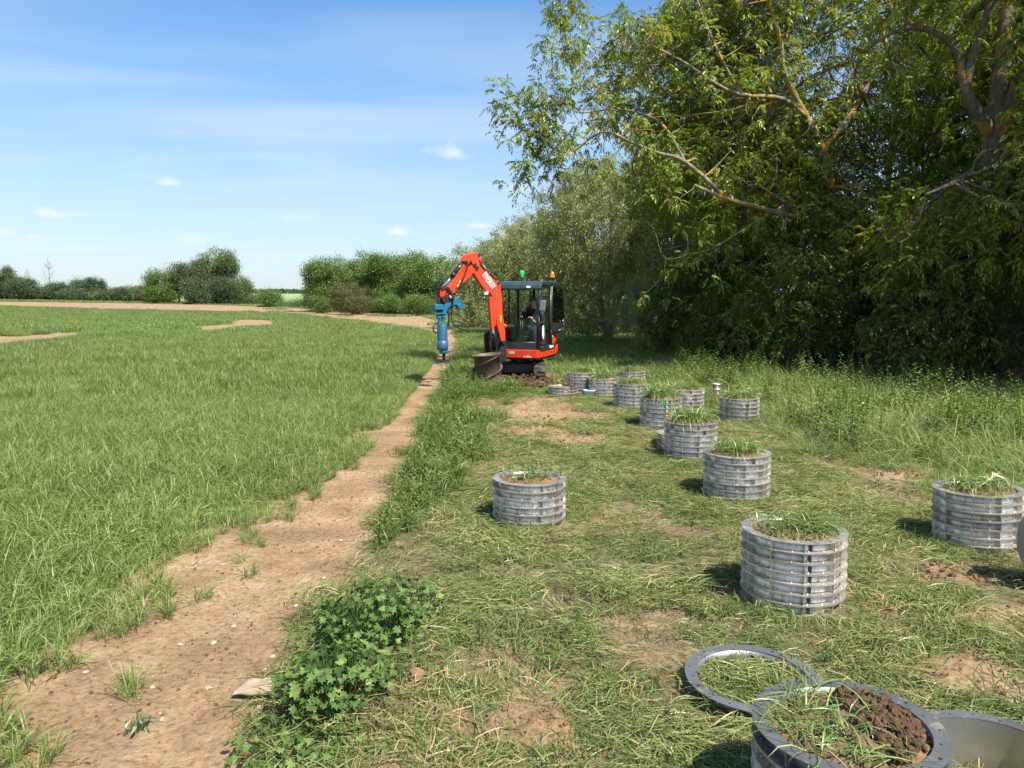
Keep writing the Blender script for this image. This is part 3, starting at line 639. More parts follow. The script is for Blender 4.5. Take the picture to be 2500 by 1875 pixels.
# ---------------------------------------------------------------- scatter of small plants (stuff nobody could count)
def scatter(name, protos, P, rz, sc, idx, tilt=None, label=None, cat=None):
    """one object: a cloud of points carrying instances of the small prototypes"""
    coll = bpy.data.collections.new(name + '_clumps')
    for k, p in enumerate(protos): p.name = f'{name}_clump_{k:02d}'; coll.objects.link(p)
    n = len(P); me = bpy.data.meshes.new(name); me.vertices.add(n); me.vertices.foreach_set('co', np.asarray(P, np.float32).ravel())
    rot = np.zeros((n, 3), np.float32); rot[:, 2] = rz
    if tilt is not None: rot[:, :2] = tilt
    a = me.attributes.new('rot', 'FLOAT_VECTOR', 'POINT'); a.data.foreach_set('vector', rot.ravel())
    a = me.attributes.new('sc', 'FLOAT', 'POINT'); a.data.foreach_set('value', np.asarray(sc, np.float32))
    a = me.attributes.new('pick', 'INT', 'POINT'); a.data.foreach_set('value', np.asarray(idx, np.int32))
    o = bpy.data.objects.new(name, me); COL.objects.link(o)
    ng = bpy.data.node_groups.new(name + '_nodes', 'GeometryNodeTree')
    ng.interface.new_socket('Geometry', in_out='INPUT', socket_type='NodeSocketGeometry'); ng.interface.new_socket('Geometry', in_out='OUTPUT', socket_type='NodeSocketGeometry')
    gi = ng.nodes.new('NodeGroupInput'); go = ng.nodes.new('NodeGroupOutput'); L = ng.links.new
    ci = ng.nodes.new('GeometryNodeCollectionInfo'); ci.inputs['Collection'].default_value = coll; ci.inputs['Separate Children'].default_value = True; ci.inputs['Reset Children'].default_value = True
    ip = ng.nodes.new('GeometryNodeInstanceOnPoints'); ip.inputs['Pick Instance'].default_value = True
    def na(nm, t):
        q = ng.nodes.new('GeometryNodeInputNamedAttribute'); q.data_type = t; q.inputs['Name'].default_value = nm; return q.outputs[0]
    L(gi.outputs[0], ip.inputs['Points']); L(ci.outputs[0], ip.inputs['Instance']); L(na('pick', 'INT'), ip.inputs['Instance Index'])
    er = ng.nodes.new('FunctionNodeEulerToRotation'); L(na('rot', 'FLOAT_VECTOR'), er.inputs[0]); L(er.outputs[0], ip.inputs['Rotation']); L(na('sc', 'FLOAT'), ip.inputs['Scale'])
    L(ip.outputs[0], go.inputs[0])
    md = o.modifiers.new('scatter', 'NODES'); md.node_group = ng
    tag(o, label, cat, kind='stuff'); return o
def blades(n, base_r, h, w, bend, lean=.25, K_=4, base=None, flat=0.0, vmean=.5, vsd=.12, tipv=.12):
    """n grass blades as strips; returns V,Q,v"""
    a = rng.uniform(0, 2 * np.pi, n); r = base_r * np.sqrt(rng.uniform(0, 1, n))
    B = np.stack([r * np.cos(a), r * np.sin(a), np.full(n, -.01)], 1) if base is None else base
    H = h * rng.uniform(.55, 1.15, n); Wd = w * rng.uniform(.7, 1.25, n)
    az = rng.uniform(0, 2 * np.pi, n); out = np.stack([np.cos(az), np.sin(az), np.zeros(n)], 1)
    ln = lean * rng.uniform(0, 1.3, n) + flat; bd = bend * rng.uniform(.3, 1.4, n)
    t = np.linspace(0, 1, K_ + 1); P = []
    cur = B.copy(); th = ln.copy()
    P.append(cur)
    for k in range(K_):
        th = th + bd / K_ * (1 + k * .35); th = np.minimum(th, 2.5)
        cur = cur + (out * np.sin(th)[:, None] + np.array([0, 0, 1.]) * np.cos(th)[:, None]) * (H / K_)[:, None]; P.append(cur)
    P = np.stack(P, 1); side = np.stack([-np.sin(az), np.cos(az), np.zeros(n)], 1)
    tw = rng.normal(0, .5, n); side = side * np.cos(tw)[:, None] + np.array([0, 0, 1.]) * np.sin(tw)[:, None]
    wt = np.array([.55, .95, 1, .7, .06]) if K_ == 4 else np.interp(t, [0, .4, .75, 1], [.6, 1, .7, .06])
    V = np.stack([P + side[:, None] * (Wd[:, None] * wt)[..., None] / 2, P - side[:, None] * (Wd[:, None] * wt)[..., None] / 2], 2).reshape(-1, 3)
    b = (np.arange(n) * (K_ + 1) * 2)[:, None] + (np.arange(K_) * 2)[None]
    Q = np.stack([b, b + 1, b + 3, b + 2], -1).reshape(-1, 4)
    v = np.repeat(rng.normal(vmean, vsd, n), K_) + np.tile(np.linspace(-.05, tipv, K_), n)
    return V, Q, v
def proto(geo, name, mats): return geo.build(name, mats, link=False)
def flat_blades(n, R_, L, w, zmax=.05, vmean=.5, vsd=.22, lump=None):
    """cut grass lying about in all directions"""
    B = np.stack([rng.uniform(-R_, R_, n), rng.uniform(-R_, R_, n), rng.uniform(0, zmax, n)], 1)
    az = rng.uniform(0, 2 * np.pi, n) if lump is None else rng.normal(lump, .55, n)
    Ls = L * rng.uniform(.4, 1.3, n); cv = rng.normal(0, .5, n); K_ = 3; P = [B]; cur = B
    up = rng.uniform(-.05, .5, n)
    for k in range(K_):
        az = az + cv / K_; u = up * (1 - k * .75)
        cur = cur + np.stack([np.cos(az), np.sin(az), u], 1) * (Ls / K_)[:, None]; P.append(cur)
    P = np.stack(P, 1); P[:, :, 2] = np.maximum(P[:, :, 2], .002)
    side = np.stack([-np.sin(az), np.cos(az), rng.normal(0, .5, n)], 1); side = unit(side)
    wt = np.array([.7, 1, .8, .1]); Wd = w * rng.uniform(.6, 1.3, n)
    V = np.stack([P + side[:, None] * (Wd[:, None] * wt)[..., None] / 2, P - side[:, None] * (Wd[:, None] * wt)[..., None] / 2], 2).reshape(-1, 3)
    b = (np.arange(n) * (K_ + 1) * 2)[:, None] + (np.arange(K_) * 2)[None]; Q = np.stack([b, b + 1, b + 3, b + 2], -1).reshape(-1, 4)
    return V, Q, np.repeat(rng.normal(vmean, vsd, n), K_)
def frus(n, y0, y1, xr0=-.75, xr1=.75, pad=1.0):
    """random points over the visible wedge, even per square metre"""
    y = np.sqrt(rng.uniform(y0 ** 2, y1 ** 2, n)); x = rng.uniform(xr0, xr1, n) * (y + pad); return x, y
def jgrid(y0, y1, dens, xa=-.74, xb=.74, pad=1.2):
    area = (xb - xa) * ((y1 + pad) ** 2 - (y0 + pad) ** 2) / 2; n = int(area * dens)
    y = np.sqrt(rng.uniform((y0 + pad) ** 2, (y1 + pad) ** 2, n)) - pad; x = rng.uniform(xa, xb, n) * (y + pad); return x, y
RIM = []
RINGS = []   # filled with (x, y, r) where no ground plants may stand
def clear_of_rings(x, y, m=0.0):
    k = np.ones(len(x), bool)
    for cx, cy, r in RINGS: k &= np.hypot(x - cx, y - cy) > r + m
    for cx, cy, r0, r1 in RIM: q = np.hypot(x - cx, y - cy); k &= (q < r0 - m) | (q > r1 + m)
    return k
def put(name, protos, x, y, sc, label, cat, zoff=0, tiltsd=.08, hs=None):
    n = len(x); z = T(x, y) + zoff
    return scatter(name, protos, np.stack([x, y, z], 1), rng.uniform(0, 2 * np.pi, n), sc, rng.integers(0, len(protos), n), rng.normal(0, tiltsd, (n, 2)), label, cat)
def leafy_stem(h=.7, nl=16, ls=.09, geo=None, base=(0, 0, 0), v0=.5, lean=.15):
    g = geo or Geo(); az = rng.uniform(0, 6.28); k = np.linspace(0, 1, 5); P = np.stack([base[0] + np.cos(az) * lean * k ** 2 * h, base[1] + np.sin(az) * lean * k ** 2 * h, k * h], 1)
    V, Q = tubes_np(P[None], (np.linspace(.005, .0025, 5))[None], 4); g.add(V, Q, .35)
    t = np.linspace(.12, 1, nl); B = np.stack([np.interp(t, k, P[:, i]) for i in range(3)], 1); a = np.arange(nl) * 2.4 + rng.uniform(0, 6)
    D = unit(np.stack([np.cos(a), np.sin(a), np.full(nl, .15)], 1)); L = ls * (1.1 - .6 * t) * rng.uniform(.8, 1.2, nl)
    V, Q = leaves(B, D, L, L * .5, unit(np.array([0, 0, 1.]) + rng.normal(size=(nl, 3)) * .3), .35); g.add(V, Q, rng.normal(v0, .12, nl) + .15 * t)
    return g

def build_grass():
    cp = []
    for k in range(6):
        m = MB(); clod(m, (0, 0, .3), 1.0); o = m.build('c', M_SOIL2); COL.objects.unlink(o); cp.append(o)
    x, y = jgrid(1.8, 13, 300, -.74, .2, 1.0); k = (x > crop_e(y) - .3) & (x < path_r(y) + .35) & (fbm(x * 1.6, y * 1.6, 3, 201) > .40); x, y = x[k], y[k]
    put('path_crumbs', cp, x, y, .0018 + .009 * rng.uniform(0, 1, len(x)) ** 5, 'fine crumbs of dry soil scattered over the dirt path', 'soil', tiltsd=.5)
    # ---- wheat
    near = []
    for k in range(6):
        g = Geo(); n = 20
        V, Q, v = blades(n, .045, .31, .0068, 1.0, .26); g.add(V, Q, v); near.append(proto(g, 'w', [M_WHEAT]))
    # rows parallel to the edge of the field
    rows = []
    for i in range(0, 150):
        off = .13 * i
        y = np.arange(1.2, 15, .045); y = y + rng.normal(0, .018, len(y))
        x = crop_e(y) - off + rng.normal(0, .013, len(y))
        k = (x > -.78 * (y + 1.3)); rows.append(np.stack([x[k], y[k]], 1))
    # thin outermost rows on the bare margin
    for off, keep in ((.26, .97), (.13, .97), (0., .97), (-.13, .92), (-.26, .82), (-.39, .66), (-.53, .48), (-.68, .24), (-.86, .07)):
        y = np.arange(1.2, 40, .05); x = crop_e(y) - off + rng.normal(0, .02, len(y))
        d = vnoise(y * 4.3, y * 0 + off * 9, 3); k = (d > 1 - keep * (.75 + .25 * sstep(3.2, 6.5, y))) & (x < path_r(y) - .5); rows.append(np.stack([x[k], y[k]], 1))
    rows[-9] = rows[-9][rows[-9][:, 1] > 15]; rows[-8] = rows[-8][rows[-8][:, 1] > 15]; rows[-7] = rows[-7][rows[-7][:, 1] > 15]
    p = np.vstack(rows); p = p[rng.uniform(0, 1, len(p)) < .93]
    gap = fbm(p[:, 0] * 1.1, p[:, 1] * 1.1, 3, 51); e = crop_e(p[:, 1]) - p[:, 0]
    k = (gap > .30) | (e > -.05) ; p = p[k]; e = e[k]
    k = (p[:, 1] > 1.5); p = p[k]; e = e[k]
    sc = (.85 + .35 * fbm(p[:, 0] * .5, p[:, 1] * .5, 2, 61)) * np.where(e < 0, rng.uniform(.42, .85, len(p)), np.where(e < .35, rng.uniform(.6, 1, len(p)), rng.uniform(.85, 1.12, len(p))))
    put('young_wheat', near, p[:, 0], p[:, 1], sc, 'young green wheat in drilled rows filling the near field on the left', 'crop', tiltsd=.1)
    mid = []
    for k in range(5):
        g = Geo(); n = 170; B = np.stack([rng.uniform(-.3, .3, n), rng.uniform(-.3, .3, n), np.full(n, -.02)], 1)
        V, Q, v = blades(n, .3, .34, .0105, .9, .22, 3, B, vsd=.07, tipv=.06); g.add(V, Q, v); mid.append(proto(g, 'w', [M_WHEAT]))
    x, y = jgrid(14.6, 48, 10, -.74, .02); k = in_crop(x, y) & (x < crop_e(y) - .34); x, y = x[k], y[k]
    put('wheat_further_out', mid, x, y, .8 + .4 * fbm(x * .5, y * .5, 2, 61) + rng.normal(0, .06, len(x)), 'even green wheat in the middle distance left of the digger', 'crop')
    far = []
    for k in range(4):
        g = Geo(); n = 420; B = np.stack([rng.uniform(-1.1, 1.1, n), rng.uniform(-1.1, 1.1, n), np.full(n, -.02)], 1)
        V, Q, v = blades(n, .3, .33, .028, .8, .2, 2, B, vsd=.05, tipv=.05); g.add(V, Q, v); far.append(proto(g, 'w', [M_WHEAT]))
    x, y = jgrid(47, 165, .75, -.74, .02); k = in_crop(x, y) & in_crop(x + .8, y) & in_crop(x - .8, y); x, y = x[k], y[k]
    put('wheat_far_out', far, x, y, rng.uniform(.8, 1.15, len(x)), 'smooth green wheat at the far side of the field', 'crop', tiltsd=.02)
    # ---- cut grass of the working strip
    mow = []
    for k in range(9):
        g = Geo(); lump = rng.uniform(0, 6.28) if k % 3 else None
        V, Q, v = flat_blades(78, .16, .125, .0046, .035, .42 + .04 * (k % 3), .2, lump); g.add(V, Q, v)
        V, Q, v = blades(14, .12, .10, .0045, 1.3, .6, 3, vmean=.34); g.add(V, Q, v)
        mow.append(proto(g, 'm', [M_MOWN]))
    x, y = jgrid(1.6, 17, 62, -.42, .74, 1.0); pe = path_r(y)
    edge = x - pe - .03 - (fbm(x * 2.2, y * 2.2, 3, 71) - .5) * .4
    bare = fbm(x * .95, y * .95, 4, 81, .6); rgt = sstep(1.6, 4.2, x) * (1 - sstep(7, 10, y))
    prob = np.clip((bare - .36 - .09 * rgt) * 9, .24, 1) * (1 - .97 * spot_mask(x, y))
    k = (edge > 0) & (rng.uniform(0, 1, len(x)) < prob) & clear_of_rings(x, y, .10); x, y = x[k], y[k]
    for cx, cy, r0, r1 in RIM:
        a = rng.uniform(0, 6.28, 60); q = (r0 - .09) * np.sqrt(rng.uniform(0, 1, 60)); x = np.concatenate([x, cx + q * np.cos(a)]); y = np.concatenate([y, cy + q * np.sin(a)])
    put('cut_grass', mow, x, y, rng.uniform(.75, 1.3, len(x)), 'cut and trampled grass lying on the working strip on the right', 'grass', zoff=.0, tiltsd=.12)
    # straw wisps
    st = []
    for k in range(4):
        g = Geo(); V, Q, v = flat_blades(30, .2, .10, .0035, .03, .5, .2); g.add(V, Q, v); st.append(proto(g, 's', [M_STRAW]))
    x, y = jgrid(1.6, 15, 14, -.3, .74, 1.0); k = (x > path_r(y) + .35) & clear_of_rings(x, y, .05) & (fbm(x * 1.3, y * 1.3, 3, 91) > .47); x, y = x[k], y[k]
    put('dry_straw', st, x, y, rng.uniform(.7, 1.3, len(x)), 'pale dry straw wisps lying among the cut grass', 'straw', zoff=.02, tiltsd=.15)
    # ---- upright tufts left standing in the strip
    tuf = []
    for k in range(5):
        g = Geo(); V, Q, v = blades(26, .07, .24, .0065, 1.3, .45, 4, vmean=.45); g.add(V, Q, v); tuf.append(proto(g, 't', [M_LUSH]))
    x, y = jgrid(1.6, 18, 11, -.36, .74, 1.0); d = fbm(x * 1.2, y * 1.2, 3, 101)
    k = (x > path_r(y) + .1) & (rng.uniform(0, 1, len(x)) < np.clip((d - .46) * 6, .05, 1)) & (spot_mask(x, y) < .3) & clear_of_rings(x, y, .05); x, y = x[k], y[k]
    sc_ = rng.uniform(.35, .95, len(x))
    # taller tufts hug the foot of each ring stack
    ex = []; 
    for cx, cy, r in RINGS:
        m = 34; a = rng.uniform(0, 6.28, m); rr = r + rng.uniform(.03, .2, m); ex.append(np.stack([cx + rr * np.cos(a), cy + rr * np.sin(a)], 1))
    if ex: ex = np.vstack(ex); x = np.concatenate([x, ex[:, 0]]); y = np.concatenate([y, ex[:, 1]]); sc_ = np.concatenate([sc_, rng.uniform(.35, .7, len(ex))]); k = clear_of_rings(x, y, .02); x, y, sc_ = x[k], y[k], sc_[k]
    put('grass_tufts', tuf, x, y, sc_, 'short upright green grass tufts standing in the working strip', 'grass')
    # ---- tall verge along the path and beyond
    ver = []
    for k in range(6):
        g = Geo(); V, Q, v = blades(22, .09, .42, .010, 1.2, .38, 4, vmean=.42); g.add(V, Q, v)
        if k % 2: g = leafy_stem(.34, 14, .09, g, (0, 0, 0), .4)
        ver.append(proto(g, 'v', [M_LUSH]))
    x, y = jgrid(5.5, 20, 60, -.32, .1, 1.0); pe = path_r(y); w = np.interp(y, [5.5, 7, 9, 13, 17, 20], [.1, .4, .8, 1.15, 1.6, 2.2])
    e = x - pe - .10 - (fbm(x * 1.5, y * 1.5, 3, 111) - .5) * .25
    k = (e > .0) & (e < w * (.72 + .6 * fbm(x * .8, y * .8, 2, 161))) & (fbm(x * 1.9, y * 1.9, 3, 151) > .40) & (spot_mask(x, y) < .2) & clear_of_rings(x, y, .02); x, y = x[k], y[k]
    put('verge_grass', ver, x, y, rng.uniform(.55, 1.1, len(x)) * np.interp(y, [5.5, 8, 20], [.6, 1, .95]), 'long lush grass and weeds on the verge beside the dirt path', 'grass', tiltsd=.15)
    # ---- tall grass on the wood side
    tal = []
    for k in range(6):
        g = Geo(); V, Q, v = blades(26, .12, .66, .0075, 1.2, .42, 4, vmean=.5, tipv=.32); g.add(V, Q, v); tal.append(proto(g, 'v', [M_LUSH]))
    wl = lambda y: np.interp(y, [3, 6.2, 8, 10, 13, 17, 21, 60], [3.6, 4.15, 4.0, 3.6, 3.4, 3.3, 2.8, 0])     # inner edge of the uncut growth
    x, y = jgrid(5.0, 21, 46, .15, .95, 1.0); e = x - wl(y) - (fbm(x * 1.2, y * 1.2, 3, 121) - .5) * 1.2; k = (e > 0) & clear_of_rings(x, y, .02); x, y, e = x[k], y[k], e[k]
    put('tall_grass', tal, x, y, rng.uniform(.5, .95, len(x)) * np.clip(.45 + e * .5, .45, 1.05), 'tall uncut grass growing between the steel rings and the wood', 'grass', tiltsd=.14)
    net = []
    for k in range(6):
        g = Geo()
        for j in range(3): g = leafy_stem(rng.uniform(.5, .85), 22, .10, g, (rng.normal(0, .07), rng.normal(0, .07), 0), .55)
        net.append(proto(g, 'n', [M_NETTLE]))
    x, y = jgrid(9.5, 24, 5.5, .2, .75, 1.0); e = x - wl(y) - .5 - (fbm(x * .6, y * .6, 2, 131) - .5) * 1.5; k = (e > 0) & (x < wl(y) + 5.5); x, y = x[k], y[k]
    put('nettle_bed', net, x, y, rng.uniform(.6, 1.15, len(x)), 'bushy nettles and leafy weeds along the foot of the wood', 'nettles', tiltsd=.12)
    # ---- rough grass behind the machine
    mg = []
    for k in range(5):
        g = Geo(); n = 80; B = np.stack([rng.uniform(-.3, .3, n), rng.uniform(-.3, .3, n), np.full(n, -.02)], 1)
        V, Q, v = blades(n, .3, .34, .014, 1.2, .4, 3, B, vmean=.5); g.add(V, Q, v); mg.append(proto(g, 'g', [M_LUSH]))
    x, y = jgrid(16.8, 66, 9, -.22, .74, 1.0); k = (x > path_r(y) + .25) & (spot_mask(x, y) < .35) & ~in_crop(x, y) & clear_of_rings(x, y, .2) & ~((np.abs(x - .1) < 1.2) & (np.abs(y - 19.0) < 1.7)); x, y = x[k], y[k]
    put('rough_grass', mg, x, y, rng.uniform(.6, 1.15, len(x)), 'rough uncut grass strip behind the digger beside the wood', 'grass')
    # ---- grass margins of the far headland
    fg = []
    for k in range(3):
        g = Geo(); n = 110; B = np.stack([rng.uniform(-1, 1, n), rng.uniform(-1, 1, n), np.full(n, -.02)], 1)
        V, Q, v = blades(n, .3, .5, .08, 1.0, .3, 2, B, vmean=.6); g.add(V, Q, v); fg.append(proto(g, 'g', [M_LUSH]))
    x, y = jgrid(62, 215, .35, -.74, .1, 1.0)
    inb = inpoly(x, y, BAND); pat = fbm(x * .05, y * .12, 3, 141)
    k = ~in_crop(x, y) & ~inpoly(x, y, CROP) & ((~inb) | (pat > .70)); x, y = x[k], y[k]
    put('headland_grass', fg, x, y, rng.uniform(.5, 1.0, len(x)), 'rough pale grass margin along the far treeline', 'grass', tiltsd=.02)
# ---------------------------------------------------------------- steel ring stacks
RO, RI, RP = .322, .268, .0655      # flange radius, bore, ring height
def ring_mesh(mat_main, holes=True, detail=True, seam=False, ro=RO, ri=RI, rp=RP, n=64, label=None):
    m = MB(); w = .006; rw = ri + .008; fl = .0055
    # wall
    m.lathe([(ri, fl), (ri, rp - fl), (rw, rp - fl), (rw, fl)], n=n, closed=False)
    # bottom and top flange, each a thin annulus with real edges
    for z0, z1 in ((.0006, fl), (rp - fl, rp - .0006)):
        m.lathe([(ri - .0005, z0), (ro, z0)], n=n, smooth=False); m.lathe([(ro, z0), (ro, z1)], n=n); m.lathe([(ro, z1), (ri - .0005, z1)], n=n, smooth=False); m.lathe([(ri - .0005, z1), (ri - .0005, z0)], n=n)
    if detail:
        for k in range(10):
            a = 2 * math.pi * (k + .5) / 10; c = Vector((math.cos(a), math.sin(a), 0)); rm = (rw + ro) / 2 - .002
            m.box(c * rm + Vector((0, 0, rp / 2)), (ro - rw - .006, .005, rp - 2 * fl - .001), Matrix.Rotation(a, 3, 'Z'))
        for k in range(20):      # bolts through the lower flange
            a = 2 * math.pi * (k + .25) / 20; c = Vector((math.cos(a), math.sin(a), 0)) * (rw + .024)
            m.tube([c + Vector((0, 0, fl)), c + Vector((0, 0, fl + .007))], .0045, 6)
    mats = [mat_main]
    if holes:
        m.m = 1
        for k in range(20):
            a = 2 * math.pi * (k + .75) / 20; c = Vector((math.cos(a), math.sin(a), 0)) * (ro - .022 - .012 * (k % 2)); r = .0075 if k % 4 == 0 else .0042
            m.add([c + Vector((r * math.cos(t * math.pi / 5), r * math.sin(t * math.pi / 5), rp + .0006)) for t in range(10)], [tuple(range(10))])
            if k % 3 == 0: m.add([c + Vector((r * math.cos(t * math.pi / 5), r * math.sin(t * math.pi / 5), fl + .0008)) for t in range(10)], [tuple(range(10))])
        mats.append(M_HOLE)
    if seam:
        m.m = len(mats); a = R(-82) ; c = Vector((math.cos(a), math.sin(a), 0)) * (rw + .002)
        m.box(c + Vector((0, 0, rp / 2)), (.004, .022, rp - 2 * fl - .002), Matrix.Rotation(a, 3, 'Z')); mats.append(M_RUST)
    o = m.build('ring', mats); return o
def soil_top(rmax, hgt, rough, name='soil', seed=0, mat_=None, low=None):
    n = 44; V = []; x, y = np.meshgrid(np.linspace(-1, 1, n), np.linspace(-1, 1, n)); r = np.sqrt(x * x + y * y)
    s = np.maximum(np.abs(x), np.abs(y)); k = np.where(r > 0, s / np.maximum(r, 1e-6), 1); X = x * k * rmax; Y = y * k * rmax; rr = np.hypot(X, Y) / rmax
    Z = hgt * (1 - rr ** 2.5) + rough * (fbm(X * 22 + seed, Y * 22, 4, 7 + seed, .65) - .45) * (1 - rr ** 10 * .7) + rough * .8 * (fbm(X * 7 + seed, Y * 7, 2, 9) - .5) * (1 - rr ** 8)
    if low is not None: Z = Z + low(X, Y)
    V = np.stack([X, Y, Z], -1).reshape(-1, 3); i = np.arange(n - 1)[:, None] * n + np.arange(n - 1)[None]
    Q = np.stack([i, i + 1, i + n + 1, i + n], -1).reshape(-1, 4); o = mesh_np(name, V, Q, None, [mat_ or M_SOIL], smooth=True); return o
def ring_stack(px, py, wpx, nrings, label, top='grass', soil_h=.0, grass_h=.1, nblades=140, tape=False, rust=False, spin=None, seam=False, mat_=None, lod=0, base_xy=None, twist_from=None, tiltx=0, lean=None, fill=.0):
    """px,py = centre of the base in the enlarged photo"""
    if base_xy is None: gx, gy = gh2(px, py)
    else: gx, gy = base_xy
    r = RO * 1.0
    z = float(T(gx, gy)) - .012
    root = empty('ring_stack', (gx, gy, z), 0, label, 'ring stack', 'stacked steel rings standing on the grass')
    root.rotation_euler = (tiltx, rng.normal(0, .012), rng.uniform(0, 6.28) if spin is None else spin)
    key = (lod, seam); 
    if key not in RC: RC[key] = ring_mesh(M_STEEL, holes=lod < 2, detail=lod < 2 or True, seam=seam, n=64 if lod == 0 else 40); RC[key].hide_render = False; first = True
    else: first = False
    for i in range(nrings):
        if first: o = RC[key]; first = False
        else: o = RC[key].copy(); COL.objects.link(o)
        o.parent = root; o.location = (rng.normal(0, .0012), rng.normal(0, .0012), i * RP)
        a = rng.normal(0, .006)
        if twist_from is not None and i < twist_from: a = .28
        if seam is False and rng.uniform() < .2: a += .3
        o.rotation_euler = (0, 0, a)
    H = nrings * RP
    s = soil_top(RI - .001, soil_h, .035, seed=int(rng.integers(0, 99))); s.parent = root; s.location = (0, 0, H - .022 + fill)
    if grass_h:
        g = Geo(); n = nblades; a = rng.uniform(0, 6.28, n); rr = (RI - .03) * np.sqrt(rng.uniform(0, 1, n)); B = np.stack([rr * np.cos(a), rr * np.sin(a), np.full(n, H - .02 + fill + soil_h * .5)], 1)
        V, Q, v = blades(n, .1, grass_h * 1.5, .0055 if lod == 0 else .008, 1.6, .5, 4, B, vmean=.5); g.add(V, Q, v)
        V, Q, v = flat_blades(int(n * .8), RI * .6, .16, .006, .05); V = V + np.array([0, 0, H - .012 + fill + soil_h * .8]); g.add(V, Q, v)
        if top == 'weeds':
            for j in range(7):
                g = leafy_stem(grass_h * 1.6, 12, .06, g, (rng.normal(0, .1), rng.normal(0, .1), 0), .4)
                g.V[-1] = g.V[-1] + np.array([0, 0, H - .02]); g.V[-2] = g.V[-2] + np.array([0, 0, H - .02])
        o = g.build('grass_top', [M_LUSH2], root)
    if tape:
        # a column of round bolt heads with tape tags on the viewer's side
        a0 = tape; 
        for i in range(6):
            zc = RP * (nrings - 1 - i) + RP / 2; m = MB(); c = Vector((math.cos(a0), math.sin(a0), 0))
            m.tube([c * (RI + .006) + Vector((0, 0, zc)), c * (RO + .004) + Vector((0, 0, zc))], .019, 12); m.build('bolt_boss', M_GREASE, root)
            m = MB(); m.tube([c * (RO + .004) + Vector((0, 0, zc)), c * (RO + .008) + Vector((0, 0, zc))], .011, 12); m.build('bolt_head', M_WHITE, root)
        for i, da, colr in ((0, -.17, M_TAPEG), (3, .17, M_TAPER), (5, .18, M_TAPEG)):
            zc = RP * (nrings - 1 - i) + RP / 2; m = MB(); a = a0 + da; c = Vector((math.cos(a), math.sin(a), 0)) * (RO + .001)
            m.box(c + Vector((0, 0, zc)), (.004, .055, .035), Matrix.Rotation(a, 3, 'Z')); m.build('tape_tag', colr, root)
    RINGS.append((gx, gy, RO)); return root
RC = {}
def rings_first():
    """positions only, before the plants are scattered; returns nothing"""
M_LUSH2 = leaf_mat('grass_on_cores', [(0, (.05, .08, .02)), (.4, (.13, .20, .05)), (.75, (.24, .30, .09)), (1, (.42, .40, .19))], .35, .08)
M_TAPEG = pbr('green_tape', (.02, .55, .10), .5); M_TAPER = pbr('red_tape', (.60, .02, .04), .5)

